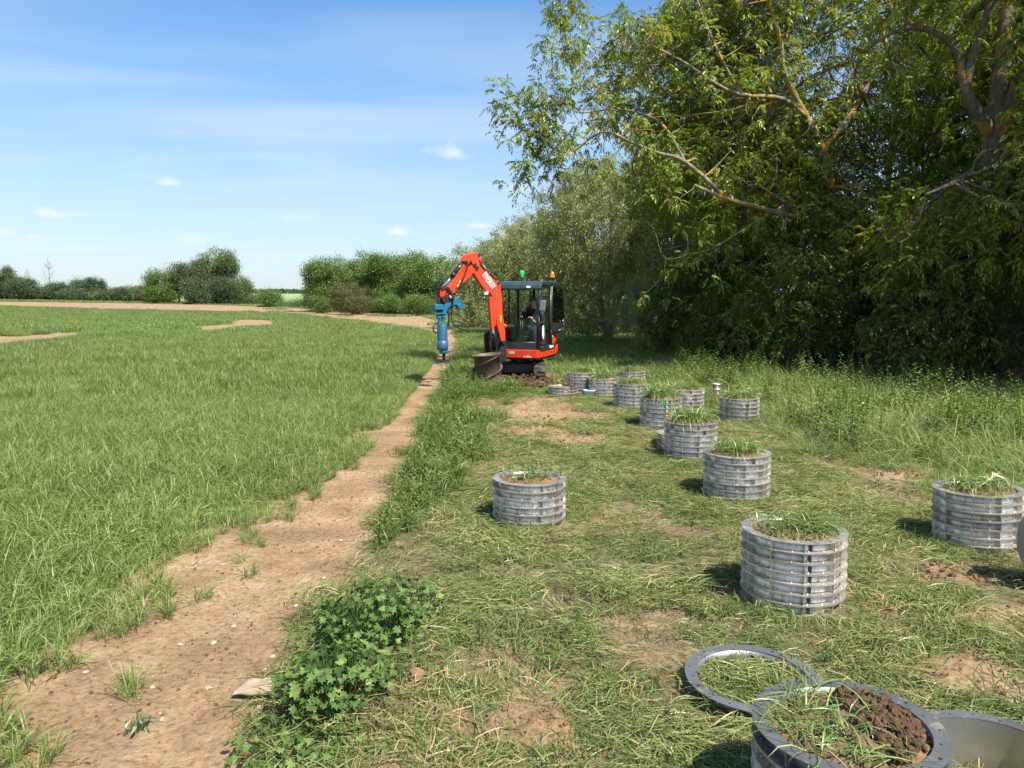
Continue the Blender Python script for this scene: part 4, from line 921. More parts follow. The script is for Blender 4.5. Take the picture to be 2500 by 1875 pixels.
def build_rings():
    g = ring_stack
    rA = g(1710, 1286, 220, 7, 'seven-ring steel stack with rust-streaked seam and green grass swept over its right rim', seam=True, spin=R(-8), nblades=300, grass_h=.10, soil_h=.03)
    g(1143, 1123, 145, 6, 'six-ring steel stack standing alone on the left with dark stumps of weeds on top', grass_h=.11, nblades=90, top='weeds', soil_h=.035, twist_from=2, spin=R(20))
    g(1590, 1072, 137, 7, 'steel ring stack behind the rust-seamed one, grass heaped on its left half', grass_h=.15, nblades=420, soil_h=.05, spin=R(35))
    rD = g(2110, 1172, 195, 7, 'slightly tilted wide steel stack near the right edge with a pale looped straw on top', grass_h=.12, nblades=320, soil_h=.03, tiltx=R(-2), spin=R(70))
    g(1491, 988, 108, 7, 'tall steel stack with dry brown grass on top, hiding part of a low stack', grass_h=.20, nblades=420, soil_h=.07, lod=1)
    g(1472, 964, 80, 3, 'low steel stack half hidden behind the tall dry-topped one', grass_h=.0, lod=1)
    g(1427, 921, 88, 7, 'steel stack with a column of round bolts and green and red tape tags', grass_h=.23, nblades=480, soil_h=.10, tape=R(-86), spin=0, lod=1)
    g(1596, 908, 88, 6, 'rightmost of the far steel stacks, flat green grass top, tall weeds behind it', grass_h=.18, nblades=380, soil_h=.06, lod=1)
    g(1481, 886, 60, 6, 'steel stack showing between the taped one and the weeds, thin orange-brown grass on top', grass_h=.16, nblades=260, soil_h=.05, lod=1)
    g(1362, 881, 72, 7, 'steel stack with short yellow grass on top, just right of the white tub', grass_h=.12, nblades=360, soil_h=.05, lod=1)
    g(1305, 856, 60, 6, 'shaded steel stack with dark green weeds between the white tub and the blue-cupped stack', grass_h=.2, nblades=320, soil_h=.06, lod=1, top='weeds')
    g(1256, 850, 56, 7, 'shaded steel stack behind the white tub, nearest to the digger tracks', grass_h=.17, nblades=320, soil_h=.06, lod=1)
    g(1217, 853, 54, 3, 'very low steel stack of three rings left of the white tub', grass_h=0, lod=1)
    r = g(1363, 838, 52, 6, 'furthest steel stack, with a small blue cup left on its top', grass_h=.15, nblades=260, soil_h=.05, lod=1)
    # green grass swept over the right rim, and the looped straw
    n = 150; az = rng.normal(-.15, .32, n); B = np.stack([rng.uniform(-.12, .14, n), rng.uniform(-.05, .17, n), np.full(n, 7 * RP + .01) + rng.uniform(0, .05, n)], 1); P = [B]; cur = B
    for kk in range(4):
        u = .30 - kk * .28; cur = cur + np.stack([np.cos(az), np.sin(az), np.full(n, u)], 1) * (rng.uniform(.045, .075, n) if kk == 0 else .06)[:, None] if kk == 0 else cur + np.stack([np.cos(az), np.sin(az), np.full(n, u)], 1) * .06
        P.append(cur)
    P = np.stack(P, 1); sd = np.stack([-np.sin(az), np.cos(az), np.zeros(n)], 1); wt = np.array([.6, 1, 1, .7, .1]) * .0035
    V = np.stack([P + sd[:, None] * wt[None, :, None], P - sd[:, None] * wt[None, :, None]], 2).reshape(-1, 3); b_ = (np.arange(n) * 10)[:, None] + (np.arange(4) * 2)[None]
    gg = Geo(); gg.add(V, np.stack([b_, b_ + 1, b_ + 3, b_ + 2], -1).reshape(-1, 4), np.repeat(rng.normal(.42, .12, n), 4)); o = gg.build('swept_grass', [M_LUSH2], rA); o.rotation_euler = (0, 0, -rA.rotation_euler.z)
    m = MB(); H7 = 7 * RP
    for q in range(3): m.tube([(.02 + .01 * q, -.05, H7), (.03 + .02 * q, -.06, H7 + .07), (.11, -.04 + .02 * q, H7 + .10 + .01 * q), (.20, -.02, H7 + .07), (.22 + .01 * q, -.03, H7)], .004, 6)
    o = m.build('straw_loop', pbr('pale_straw_loop', (.55, .48, .30), .8), rD); o.rotation_euler = (0, 0, -rD.rotation_euler.z)
    # lidless short column among weeds
    g2 = gh2(1547, 862); m = MB(); root = empty('steel_pipe', (g2[0], g2[1], float(T(*g2)) - .01), 0, 'narrow grey flanged steel pipe standing among the weeds', 'pipe')
    m.lathe([(.075, 0), (.075, .30), (.105, .30), (.105, .315), (.07, .315), (.07, .28)], n=24); m.lathe([(.1, .10), (.1, .115)], n=24); m.lathe([(.075, .10), (.1, .10)], n=24); m.lathe([(.075, .115), (.1, .115)], n=24)
    m.lathe([(.075, .2), (.1, .2), (.1, .215), (.075, .215)], n=24); m.build('pipe_body', M_STEEL, root); RINGS.append((g2[0], g2[1], .1))
    # cup on the furthest stack
    c = r.location; m = MB(); m.lathe([(0, 0), (.036, 0), (.045, .085), (.047, .09), (.042, .088), (.033, .006)], n=20)
    o = m.build('cup', pbr('blue_cup_plastic', (.01, .17, .42), .35)); o.location = (c.x - .06, c.y - .12, c.z + 6 * RP + .03); tag(o, 'small blue cup on top of the furthest steel stack', 'cup')
    # foreground stack
    bx, by = at_ring(1836, 1571)
    root = ring_stack(0, 0, 0, 7, 'large foreground steel stack with dark soil crumbs and cut grass inside its bright top flange', base_xy=(bx, by), lod=0, grass_h=0, soil_h=0, spin=R(12), fill=-.5)
    for ch in list(root.children):
        if ch.name.startswith('soil'): bpy.data.objects.remove(ch, do_unlink=True)
    tops = [c_ for c_ in root.children if c_.name.startswith('ring')]
    H = 7 * RP
    def low(X, Y): return -.045 * sstep(.05, .24, X - .25 * Y) + .012 * sstep(.1, -.2, X)
    s = soil_top(RI - .001, .03, .085, seed=3, low=None); s.parent = root; s.location = (0, 0, H - .035); s.rotation_euler = (0, 0, -root.rotation_euler.z)
    # crumbs of soil on the right half
    gC = MB(); 
    for k in range(1100):
        a = rng.uniform(-1.5, 1.35); rr = (RI - .03) * math.sqrt(rng.uniform(.02, 1)); x, y = rr * math.cos(a), rr * math.sin(a)
        if x + .2 * y < .02: continue
        clod(gC, (x, y, H - .02 + rng.uniform(-.02, .04) + .02 * (1 - rr / RI)), (.004 + .017 * rng.uniform() ** 2.2))
    o = gC.build('soil_crumbs', M_SOILD, root); o.rotation_euler = (0, 0, -root.rotation_euler.z)
    gg = Geo(); n = 620; a = rng.uniform(0, 6.28, n); rr = .27 * np.sqrt(rng.uniform(0, 1, n)); B = np.stack([rr * np.cos(a), rr * np.sin(a), np.full(n, H - .012) + rng.uniform(0, .03, n)], 1)
    B = B[(B[:, 0] + .25 * B[:, 1] < .05) & (B[:, 1] > -.24)]
    V, Q, v = flat_blades(len(B), .1, .15, .0042, .03); nb = len(B); V = V.reshape(nb, -1, 3); V = V - V[:, :1] * np.array([1, 1, 1.]) + B[:, None] + np.array([0, 0, .0]); gg.add(V.reshape(-1, 3), Q, v - .03)
    n2 = 60; B2 = np.stack([rng.uniform(-.13, .12, n2), rng.uniform(-.12, .12, n2), np.full(n2, H)], 1); V, Q, v = blades(n2, .1, .2, .006, 1.9, .9, 4, B2, vmean=.42); gg.add(V, Q, v)
    o = gg.build('cut_grass_fill', [M_LUSH2], root); o.rotation_euler = (0, 0, -root.rotation_euler.z)
    for t_ in tops[-1:]: t_.data = t_.data.copy(); t_.data.materials[0] = M_STEEL2
    # single ring lying flat, partly under the foreground stack's rim
    x, y = at_ring(1624, 1492, h=RP); z = float(T(x, y)) + .012
    r1 = ring_mesh(M_STEEL2, seam=False); r1.name = 'steel_ring'; r1.location = (x, y, z); r1.rotation_euler = (R(1.5), R(-1.5), R(40)); tag(r1, 'single steel ring lying flat around uncut grass beside the foreground stack', 'ring')
    m = MB(); a = R(72); rr = RI - .001; c = Vector((math.cos(a), math.sin(a), 0)) * rr; m.tube([c + Vector((0, 0, RP / 2)), c * 1.02 + Vector((0, 0, RP / 2))], .011, 12); o = m.build('drain_hole', M_HOLE, r1); o.rotation_euler = (0, 0, R(-40))
    # grass inside that ring
    LOOSE_RING.append((x, y)); RIM.append((x, y, RI - .02, RO + .01))
    # empty stack at the bottom right corner
    x, y = at_ring(2152, 1648, h=4 * RP); root = empty('empty_ring_stack', (x, y, float(T(x, y)) - .01), R(25), 'open empty steel stack with scratched inner wall cut off by the bottom right corner', 'ring stack')
    for i in range(4):
        o = r1.copy(); COL.objects.link(o); o.name = 'ring'; o.parent = root; o.location = (0, 0, i * RP); o.rotation_euler = (0, 0, rng.normal(0, .01))
        for kk in ('label', 'category'):
            if kk in o: del o[kk]
    m = MB(); m.lathe([(RI - .0025, .0), (RI - .0025, 4 * RP - .004)], n=64); m.build('inner_wall', M_STEEL3, root)
    gg = Geo(); V, Q, v = flat_blades(160, .2, .15, .004, .02); V[:, 2] += .06; gg.add(V, Q, v); gg.build('cut_grass_fill', [M_LUSH2], root)
    RINGS.append((x, y, RO))
    # upright steel drum at the right edge (flanged, larger)
    P = ground_hit(2640, 1478); m = MB(); rr = .32; th = .34
    root = empty('steel_drum', (P[0], P[1], float(T(*P)) + .335), 0, 'large steel ring standing on its edge at the right border of the picture', 'ring')
    axis = Matrix.Rotation(R(90), 3, 'X')
    Rm = Matrix.Rotation(R(-42), 3, 'Z') @ Matrix.Rotation(R(90), 3, 'X')
    m.lathe([(rr, -th / 2), (rr, th / 2)], n=64, mat=Rm); m.lathe([(rr - .01, th / 2), (rr - .01, -th / 2)], n=64, mat=Rm); m.lathe([(rr - .01, -th / 2), (rr + .035, -th / 2), (rr + .035, -th / 2 + .008), (rr, -th / 2 + .008)], n=64, mat=Rm, smooth=False); m.lathe([(rr - .01, th / 2), (rr + .035, th / 2), (rr + .035, th / 2 - .008), (rr, th / 2 - .008)], n=64, mat=Rm, smooth=False)
    m.build('drum_shell', M_STEEL2, root); root.location.z += .03
def at_ring(X, Y, h=7 * RP):
    """ground position of something whose top centre (height h) is at the enlarged photo position X,Y"""
    d = ray(X * K, Y * K); t = (h - EYE) / d[2]; return d[0] * t, d[1] * t
LOOSE_RING = []; 
M_STEEL3 = pbr('scratched_inner_steel', (.52, .50, .46), .38, .8, noise=(30, (.40, .38, .33), .3, .7), bump=(90, .2, .003))
M_SOIL2 = loose_soil_material('pale_dry_soil', (1.45, 1.5, 1.5), 20)
M_SOILD = loose_soil_material('moist_soil_crumbs', (.66, .66, .66), 30)
def clod(m, c, r):
    """irregular lump"""
    n = 7; V = []; rot = Matrix.Rotation(rng.uniform(0, 6), 3, 'Z') @ Matrix.Rotation(rng.uniform(0, 3), 3, 'X'); c = Vector(c)
    for i, th in enumerate((.0, .8, 1.6, 2.4, 3.14)):
        if i in (0, 4): V.append(c + rot @ Vector((0, 0, math.cos(th) * r * rng.uniform(.7, 1.1)))); continue
        for k in range(n):
            a = 2 * math.pi * k / n; q = r * rng.uniform(.7, 1.25); V.append(c + rot @ Vector((math.sin(th) * math.cos(a) * q, math.sin(th) * math.sin(a) * q, math.cos(th) * q)))
    Fs = [(0, 1 + k, 1 + (k + 1) % n) for k in range(n)]
    for i in range(2): Fs += [(1 + i * n + k, 1 + (i + 1) * n + k, 1 + (i + 1) * n + (k + 1) % n, 1 + i * n + (k + 1) % n) for k in range(n)]
    Fs += [(1 + 2 * n + k, 1 + 3 * n, 1 + 2 * n + (k + 1) % n) for k in range(n)]
    m.add(V, Fs, False)

# ---------------------------------------------------------------- excavator
def build_excavator():
    C0 = np.array([.28, 19.3]); th = R(-20); ct, st_ = math.cos(th), math.sin(th)
    zg = float(T(.2, 18.6)) - .02
    root = empty('mini_excavator', (C0[0], C0[1], zg), th, 'red orange mini excavator with black cab and raised arm on the grass', 'excavator')
    Mi = root.matrix_basis.inverted() if False else (Matrix.Translation((C0[0], C0[1], zg)) @ Matrix.Rotation(th, 4, 'Z')).inverted()
    def loc(w): return Mi @ Vector(w)
    def B(m, name, mt, bevel=0, par=None, world=False, seg=2):
        return m.build(name, mt, par or root, Mi if world else None, bevel, seg)
    # --- undercarriage, turned to face the camera (world aligned)
    ux, uy = .10, 19.25
    for sx in (-1, 1):
        xc = ux + sx * .56; w = .29
        L2, rw = .72, .215
        prof = []
        for k in range(13): a = math.pi / 2 + math.pi * k / 12; prof.append((-L2 + rw * math.cos(a), rw + rw * math.sin(a)))
        for k in range(13): a = -math.pi / 2 + math.pi * k / 12; prof.append((L2 + rw * math.cos(a), rw + rw * math.sin(a)))
        m = MB(); m.prism([(xc, uy + p[0], zg + .02 + p[1]) for p in prof], (w, 0, 0)); t = B(m, 'track', M_RUBBER, .02, world=True)
        m = MB(); per = []
        n = 44; P2 = prof + [prof[0]]; ds = [0]
        for i in range(len(P2) - 1): ds.append(ds[-1] + math.dist(P2[i], P2[i + 1]))
        for k in range(n):
            s = ds[-1] * k / n; i = max(j for j in range(len(ds)) if ds[j] <= s + 1e-9); i = min(i, len(P2) - 2); f = (s - ds[i]) / (ds[i + 1] - ds[i]); y = P2[i][0] * (1 - f) + P2[i + 1][0] * f; z = P2[i][1] * (1 - f) + P2[i + 1][1] * f
            dy, dz = P2[i + 1][0] - P2[i][0], P2[i + 1][1] - P2[i][1]; a = math.atan2(dz, dy); off = .055 * (1 if k % 2 else -1)
            m.box((xc + off, uy + y, zg + .02 + z), (w * .55, .045, .05), Matrix.Rotation(a, 3, 'X'))
        B(m, 'track_lugs', M_RUBBER, .006, t, True)
        m = MB()
        for yy in (-L2, L2):
            m = MB(); m.tube([(xc + sx * .12, uy + yy, zg + .235), (xc + sx * .155, uy + yy, zg + .235)], .15, 20); B(m, 'wheel', M_GREASE, 0, t, True)
    m = MB(); m.box((ux, uy, zg + .32), (.86, 1.0, .22)); m.tube([(ux, uy, zg + .4), (C0[0], C0[1], zg + .60)], .33, 24); B(m, 'undercarriage', M_BLACKP, .02, world=True)
    # dozer blade at the back
    m = MB(); prof = [(0, 0), (-.05, .03), (-.06, .15), (-.03, .28), (.0, .32), (.03, .31), (.01, .15), (.04, .0)]
    m.prism([(ux, uy + 1.22 - p[0], zg + .06 + p[1]) for p in prof], (1.3, 0, 0)); m.box((ux - .3, uy + .9, zg + .2), (.08, .6, .09)); m.box((ux + .3, uy + .9, zg + .2), (.08, .6, .09))
    B(m, 'dozer_blade', M_BLACKP, .006, world=True)
    # --- upper body, local: -y forward, +x machine left (viewer's right)
    h0 = .50
    m = MB(); P = [(-.60, -.56), (-.36, -.78), (.60, -.84), (.68, -.78), (.68, .55), (.60, .88), (.30, 1.02), (-.30, 1.02), (-.62, .85), (-.66, .3)]
    m.prism([(x, y, .63) for x, y in P], (0, 0, .16)); B(m, 'turntable_deck', M_BLACKP, .02)
    # red skirt front, under the cab
    m = MB(); m.box((.26, -.865, .69), (.80, .05, .20)); m.box((.662, -.80, .69), (.05, .14, .20)); B(m, 'front_skirt', M_REDD, .018, seg=3)
    m = MB(); m.prism([(.70, -.74, .60), (.70, -.74, .74), (.70, .52, .80), (.70, .62, .86), (.70, .62, .68), (.70, .42, .62)], (.05, 0, 0)); B(m, 'side_skirt', M_REDD, .015)
    m = MB(); m.prism([(.712, -.72, .73), (.712, -.72, .86), (.712, .36, .90), (.712, .36, .765)], (.034, 0, 0)); sd = B(m, 'side_plate', M_BLACKP, .006)
    # counterweight & engine hood
    m = MB(); P = [(-.62, .12), (.66, .12), (.66, .70), (.58, .90), (.30, 1.04), (-.30, 1.04), (-.60, .88)]; m.prism([(x, y, .97) for x, y in P], (0, 0, .56)); B(m, 'engine_hood', M_BLACKP, .05, seg=3)
    m = MB(); m.prism([(.676, .16, .87), (.676, .16, 1.12), (.676, .36, 1.24), (.676, .62, 1.17), (.676, .68, 1.04), (.676, .46, .90)], (.03, 0, 0)); hp = B(m, 'side_cover', M_REDP, .008)
    m = MB(); m.box((.694, .26, 1.08), (.006, .06, .05)); B(m, 'sticker', pbr('pale_sticker', (.65, .66, .5), .5), par=hp)
    m = MB(); m.box((-.45, -.15, .86), (.36, .95, .34)); B(m, 'right_hood', M_BLACKP, .05, seg=3)
    m = MB(); m.prism([(-.655, -.60, .60), (-.655, -.60, .98), (-.655, .1, 1.05), (-.655, .1, .62)], (.04, 0, 0)); B(m, 'hood_panel', M_REDD, .02)
    # --- cab
    X0, X1, Y0, Y1, ZB, ZT = -.31, .67, -.82, .50, .80, 2.36
    m = MB(); r = .033
    def bar(a, b, rr=r, n=8): m.tube([a, b], rr, n)
    # front pillars, slightly raked, rear pillars, rails
    m.tube([(X1, Y0, ZB), (X1, Y0 - .02, 1.5), (X1, Y0 + .06, 2.15), (X1 - .01, Y0 + .16, ZT - .03)], .042, 10); m.tube([(X0, Y0, ZB), (X0, Y0 - .02, 1.5), (X0, Y0 + .06, 2.15), (X0, Y0 + .16, ZT - .03)], .036, 10)
    bar((X1, Y1 - .42, ZB), (X1, Y1 - .42, ZT)); bar((X1, Y1, 1.2), (X1 - .01, Y1 - .03, ZT), .036); bar((X0, Y1, 1.2), (X0, Y1 - .03, ZT), .036); bar((.12, Y1, 1.2), (.12, Y1 - .03, ZT), .04)
    bar((X0, Y0 + .1, 2.25), (X1, Y0 + .1, 2.25), .03); bar((X1, Y0 + .14, ZT - .05), (X1, Y1, ZT - .03), .03); bar((X0, Y0 + .14, ZT - .05), (X0, Y1, ZT - .03), .03); bar((X0, Y1, ZT - .03), (X1, Y1, ZT - .03)); bar((X0, Y0, ZB + .16), (X1, Y0, ZB + .16), .02); bar((X0, Y1, 1.24), (X1, Y1, 1.24), .03)
    bar((X0 + .33, Y1 - .02, 1.24), (X0 + .33, Y1 - .04, ZT - .05), .016)
    bar((X0, -.2, 1.1), (X0, -.2, ZT), .022); cf = B(m, 'cab_frame', M_BLACKP)
    m = MB(); m.prism([(X0 + .0, Y0 - .004, ZB - .02), (X1 - .03, Y0 - .004, ZB - .02), (X1 - .03, Y0 - .004, ZB + .15), (X0, Y0 - .004, ZB + .15)], (0, .03, 0)); B(m, 'front_panel', M_BLACKP, .01)
    m = MB(); m.box(((X0 + X1) / 2, -.17, .80), (X1 - X0 - .02, 1.26, .05)); B(m, 'cab_floor', pbr('dusty_floor', (.16, .13, .10), .9, noise=(6, (.07, .06, .05), .3, .7)))
    # roof with rolled front edge
    m = MB(); prof = [(Y0 - .01, 2.23), (Y0 + .02, 2.34), (Y0 + .12, 2.405), (Y0 + .35, 2.43), (Y1 - .05, 2.45), (Y1 + .10, 2.43), (Y1 + .14, 2.37), (Y1 + .02, 2.35), (Y0 + .35, 2.33), (Y0 + .16, 2.32), (Y0 + .06, 2.22)]
    m.prism([((X0 + X1) / 2, y, z) for y, z in prof], (X1 - X0 + .10, 0, 0)); B(m, 'roof', M_ROOF, .028, seg=3)
    m = MB(); m.box((.42, Y0 - .005, 2.28), (.15, .03, .075)); wl_ = B(m, 'roof_lamp', M_BLACKP, .012); m = MB(); m.box((.42, Y0 - .024, 2.28), (.11, .012, .05)); B(m, 'lens', M_LENS, .004, wl_)
    m = MB(); m.tube([(X0 - .02, Y0 - .02, 2.25), (X0 - .02, Y0 - .06, 2.25)], .035, 14); B(m, 'marker_lamp', M_LENS)
    # glass
    m = MB(); m.add([(X0, Y0 - .012, ZB + .17), (X1, Y0 - .012, ZB + .17), (X1, Y0 - .02, 1.55), (X0, Y0 - .02, 1.55)], [(0, 1, 2, 3)]); B(m, 'lower_windscreen', M_GLASS)
    m = MB(); m.add([(X0, Y1 - .0, 1.25), (X1, Y1 - .0, 1.25), (X1, Y1 - .04, 2.3), (X0, Y1 - .04, 2.3)], [(0, 1, 2, 3)]); B(m, 'rear_window', M_GLASS)
    m = MB(); m.add([(X0, Y0 + .05, 1.1), (X0, Y1, 1.1), (X0, Y1, 2.3), (X0, Y0 + .1, 2.3)], [(0, 1, 2, 3)]); B(m, 'side_window', M_GLASS)
    # open door folded back along the side
    hx = X1 + .05; dm = empty('door', (0, 0, 0)); dm.parent = root
    m = MB(); D = [(hx, .06, .86), (hx, .06, 2.30), (hx + .05, .14, 2.33), (hx + .10, .62, 2.26), (hx + .11, .70, 2.15), (hx + .12, .74, 1.5), (hx + .10, .70, 1.24)]
    m.tube(D[:6] , .025, 8); m.tube([D[5], D[6], (hx + .06, .42, 1.2)], .025, 8); m.tube([D[0], (hx, .02, 1.22), (hx + .06, .42, 1.21)], .022, 8); m.tube([(hx - .015, .02, .84), (hx - .015, .02, 2.32)], .03, 8)
    bpy.data.objects.remove(dm, do_unlink=True); dm = B(m, 'door', M_BLACKP)
    m = MB(); m.prism([(hx + .01, .08, 1.22), (hx + .01, .08, 1.42), (hx + .11, .72, 1.40), (hx + .10, .70, 1.24)], (.02, 0, 0)); B(m, 'door_panel', M_BLACKP, par=dm)
    m = MB(); m.add([(hx + .005, .08, 1.42), (hx + .115, .72, 1.40), (hx + .105, .64, 2.24), (hx + .02, .10, 2.30)], [(0, 1, 2, 3)]); B(m, 'door_glass', M_GREENREFL, par=dm)
    m = MB(); m.tube([(hx + .13, .60, 1.46), (hx + .16, .66, 1.38), (hx + .13, .72, 1.34)], .012, 6); B(m, 'door_handle', M_CHROME, par=dm)
    # mirror on a bracket at the front pillar
    m = MB(); m.tube([(X1, Y0 - .02, 2.02), (X1 + .05, Y0 - .09, 2.06), (X1 + .11, Y0 - .08, 1.98)], .012, 8); mr = B(m, 'mirror_bracket', M_BLACKP)
    m = MB(); m.box((X1 + .115, Y0 - .06, 1.84), (.15, .05, .26), Matrix.Rotation(R(6), 3, 'Y')); B(m, 'mirror', pbr('grey_mirror_back', (.16, .17, .18), .4), .035, mr, seg=3)
    m = MB(); m.tube([(X1, Y0 - .03, 1.9), (X1 + .06, Y0 - .05, 1.66), (X1 + .02, Y0 - .04, 1.62)], .010, 8); m.tube([(X1 + .03, Y0 - .05, 1.1), (X1 + .03, Y0 - .06, 1.6)], .012, 8); B(m, 'grab_rail', M_BLACKP)
    # beacons
    for nm, lx, ly, mt_, par in (('green_beacon', .0, -.1, M_GREENL, 0), ('orange_beacon', .59, .53, M_ORANGEL, 0)):
        m = MB(); m.tube([(lx, ly, 2.42), (lx, ly, 2.52)], .012, 8); m.tube([(lx, ly, 2.515), (lx, ly, 2.54)], .055, 16); b = B(m, nm, M_BLACKP)
        m = MB()
        if nm[0] == 'g': m.lathe([(.05, 2.54), (.056, 2.57), (.060, 2.66), (.045, 2.695), (0, 2.70)], (lx, ly, 0), 20)
        else: m.lathe([(.065, 2.54), (.067, 2.555), (.055, 2.58), (.052, 2.62), (.036, 2.68), (0, 2.70)], (lx, ly, 0), 20)
        B(m, 'lens', mt_, par=b)
    # seat, console, levers
    m = MB(); m.box((.18, .02, 1.16), (.48, .46, .12)); m.box((.18, .27, 1.48), (.46, .12, .62), Matrix.Rotation(R(-8), 3, 'X')); m.box((.18, .30, 1.86), (.26, .1, .18)); B(m, 'seat', M_SEAT, .04, seg=3)
    m = MB(); m.box((.18, .05, .96), (.52, .55, .28)); m.box((-.16, -.05, 1.1), (.14, .5, .5)); m.box((.52, -.0, 1.08), (.12, .4, .42)); B(m, 'console', pbr('grey_console', (.022, .022, .022), .7), .02)
    m = MB()
    for lx, ly, tx in ((.12, -.58, .02), (.20, -.58, -.02)): m.tube([(lx, ly, .83), (lx + tx, ly - .02, 1.52)], .012, 8); m.tube([(lx + tx, ly - .02, 1.5), (lx + tx, ly - .02, 1.6)], .02, 8)
    for lx in (-.14, .50): m.tube([(lx, -.25, 1.3), (lx, -.32, 1.5)], .012, 8); m.tube([(lx, -.32, 1.5), (lx, -.34, 1.6)], .026, 8)
    B(m, 'lever', M_BLACKP)
    for lx in (-.12, .45, .02, .3):
        m = MB(); m.box((lx, -.66, .90), (.12, .06, .11), Matrix.Rotation(R(-30), 3, 'X')); B(m, 'pedal', pbr('green_pedal' + str(lx), (.10, .22, .10), .6), .01)
    m = MB(); m.box((.45, .12, 1.0), (.36, .03, .36)); m.box((.69, -.4, .84), (.03, .6, .05)); B(m, 'step_plate', pbr('worn_steel_step', (.25, .24, .22), .5, .5))
    # lettering
    def text(s, size, place, name, mt_, par, ext=.002, bold=.0, sx=1.0):
        cu = bpy.data.curves.new('t', 'FONT'); cu.body = s; cu.size = size; cu.extrude = ext; cu.offset = bold; cu.align_x = 'LEFT'
        ob = bpy.data.objects.new('t', cu); COL.objects.link(ob); dg = bpy.context.evaluated_depsgraph_get(); dg.update()
        me = bpy.data.meshes.new_from_object(ob.evaluated_get(dg)); bpy.data.objects.remove(ob, do_unlink=True)
        me.transform(Matrix.Diagonal((sx, 1, 1, 1))); me.transform(place); me.transform(Mi) if par is None or True else None
        me.materials.clear(); me.materials.append(mt_); o = bpy.data.objects.new(name, me); COL.objects.link(o); o.parent = par or root; return o
    WM = Mi.inverted()
    pl = WM @ Matrix(((0, 0, 1, .732), (1, 0, 0, -.14), (0, 1, 0, .80), (0, 0, 0, 1)))
    text('KX027-4', .088, pl, 'model_lettering', M_WHITE, sd, bold=.003, sx=1.05)
    m = MB(); m.box((.02, -.893, .72), (.15, .004, .06)); B(m, 'sticker', pbr('grey_sticker', (.5, .4, .36), .5))
    for k in range(6):
        m2 = MB(); x = .32 + .035 * k + rng.uniform(-.01, .01); m2.prism([(x, -.8945, .60 + rng.uniform(0, .03)), (x + .03, -.8945, .61), (x + .035, -.8945, .63 + rng.uniform(0, .05)), (x + .012, -.8945, .64)], (0, .005, 0)); B(m2, 'paint_scrape', pbr('bare_scrape' + str(k), (.6, .55, .5), .6))
    # --- boom, dipper and auger, traced onto the vertical plane the boom swings in
    e = np.array([-.82, -.57]); e /= np.linalg.norm(e); nv = np.array([.57, -.82, 0]); nv /= np.linalg.norm(nv); P0 = np.array([-.40, 18.25, 0])
    def bp(X, Y, off=0.0, P0=P0, nv=nv):
        px, py = 1040 + X / 5.53, 600 + Y / 5.53; d = ray(px, py); Cc = np.array([0, 0, EYE]); q = P0 + nv * off
        t = np.dot(nv, q - Cc) / np.dot(nv, d); return Vector(Cc + d * t)
    n3 = Vector(nv)
    def poly(pts, th, off=0): 
        m = MB(); m.prism([bp(*p) + n3 * off for p in pts], n3 * th); return m
    boom = [(1000, 1310), (1045, 1310), (1050, 1180), (1030, 1040), (1013, 920), (1003, 700), (992, 600), (978, 545), (930, 485), (850, 412), (750, 322), (705, 275), (690, 258), (655, 265), (635, 310), (622, 368), (700, 490), (775, 600), (850, 645), (893, 705), (915, 800), (925, 900), (940, 1060), (965, 1190), (990, 1270)]
    bo = B(poly(boom, .15), 'boom', M_REDP, .012, world=True, seg=2)
    m = poly([(925, 480), (958, 470), (985, 560), (960, 580), (920, 520)], .05, .06); m2 = poly([(925, 480), (958, 470), (985, 560), (960, 580), (920, 520)], .05, -.06)
    B(m, 'cylinder_lug', M_REDP, .006, bo, True); B(m2, 'cylinder_lug', M_REDP, .006, bo, True)
    m = MB(); m.tube([bp(952, 500) - n3 * .11, bp(952, 500) + n3 * .11], .03, 14); m.tube([bp(662, 300) - n3 * .11, bp(662, 300) + n3 * .11], .04, 14); B(m, 'pivot_pin', M_GREASE, par=bo, world=True)
    m = poly([(970, 940), (993, 940), (997, 1030), (977, 1030)], .003, .078); B(m, 'warning_sticker', M_YELLOW, par=bo, world=True)
    # text along the boom
    a = bp(757, 398, .0799); b = bp(905, 606, .0799); ux_ = (b - a).normalized(); uz = n3; uy_ = uz.cross(ux_); Ln = (b - a).length
    pl = Matrix((( ux_.x, uy_.x, uz.x, a.x), (ux_.y, uy_.y, uz.y, a.y), (ux_.z, uy_.z, uz.z, a.z), (0, 0, 0, 1)))
    o = text('EYNESBURY', .215, pl, 'company_lettering', M_WHITE, bo, bold=.0, sx=.40)
    xs = [(Vector(v.co) - Mi @ a).length for v in o.data.vertices]; f = Ln / max(xs)
    L2W = Mi @ pl; o.data.transform(L2W.inverted()); o.data.transform(Matrix.Diagonal((f, 1, 1, 1))); o.data.transform(L2W)
    # boom cylinder with its red guard
    B(poly([(832, 690), (872, 690), (905, 700), (925, 900), (925, 1128), (866, 1128), (845, 900)], .11, .03), 'cylinder_guard', M_REDP, .012, world=True)
    m = poly([(868, 700), (880, 700), (905, 1128), (895, 1128)], .004, .088); B(m, 'guard_seam', M_REDD, world=True)
    m = MB(); m.tube([bp(895, 1120, .03), bp(925, 1400, .03)], .062, 16); m.tube([bp(925, 1400, .03), bp(950, 1480, .03)], .035, 12); B(m, 'boom_cylinder', M_GREASE, world=True)
    # work light
    m = MB(); c = bp(820, 637, .02); fw = Vector((.1, -1, 0)).normalized(); rot = Matrix.Rotation(R(-15), 3, 'Z')
    m.box(c, (.115, .08, .10), rot); wl2 = B(m, 'work_lamp', M_BLACKP, .015, world=True)
    m = MB(); m.box(c + rot @ Vector((0, -.045, 0)), (.10, .02, .088), rot); B(m, 'lens', M_LENS, .008, wl2, True)
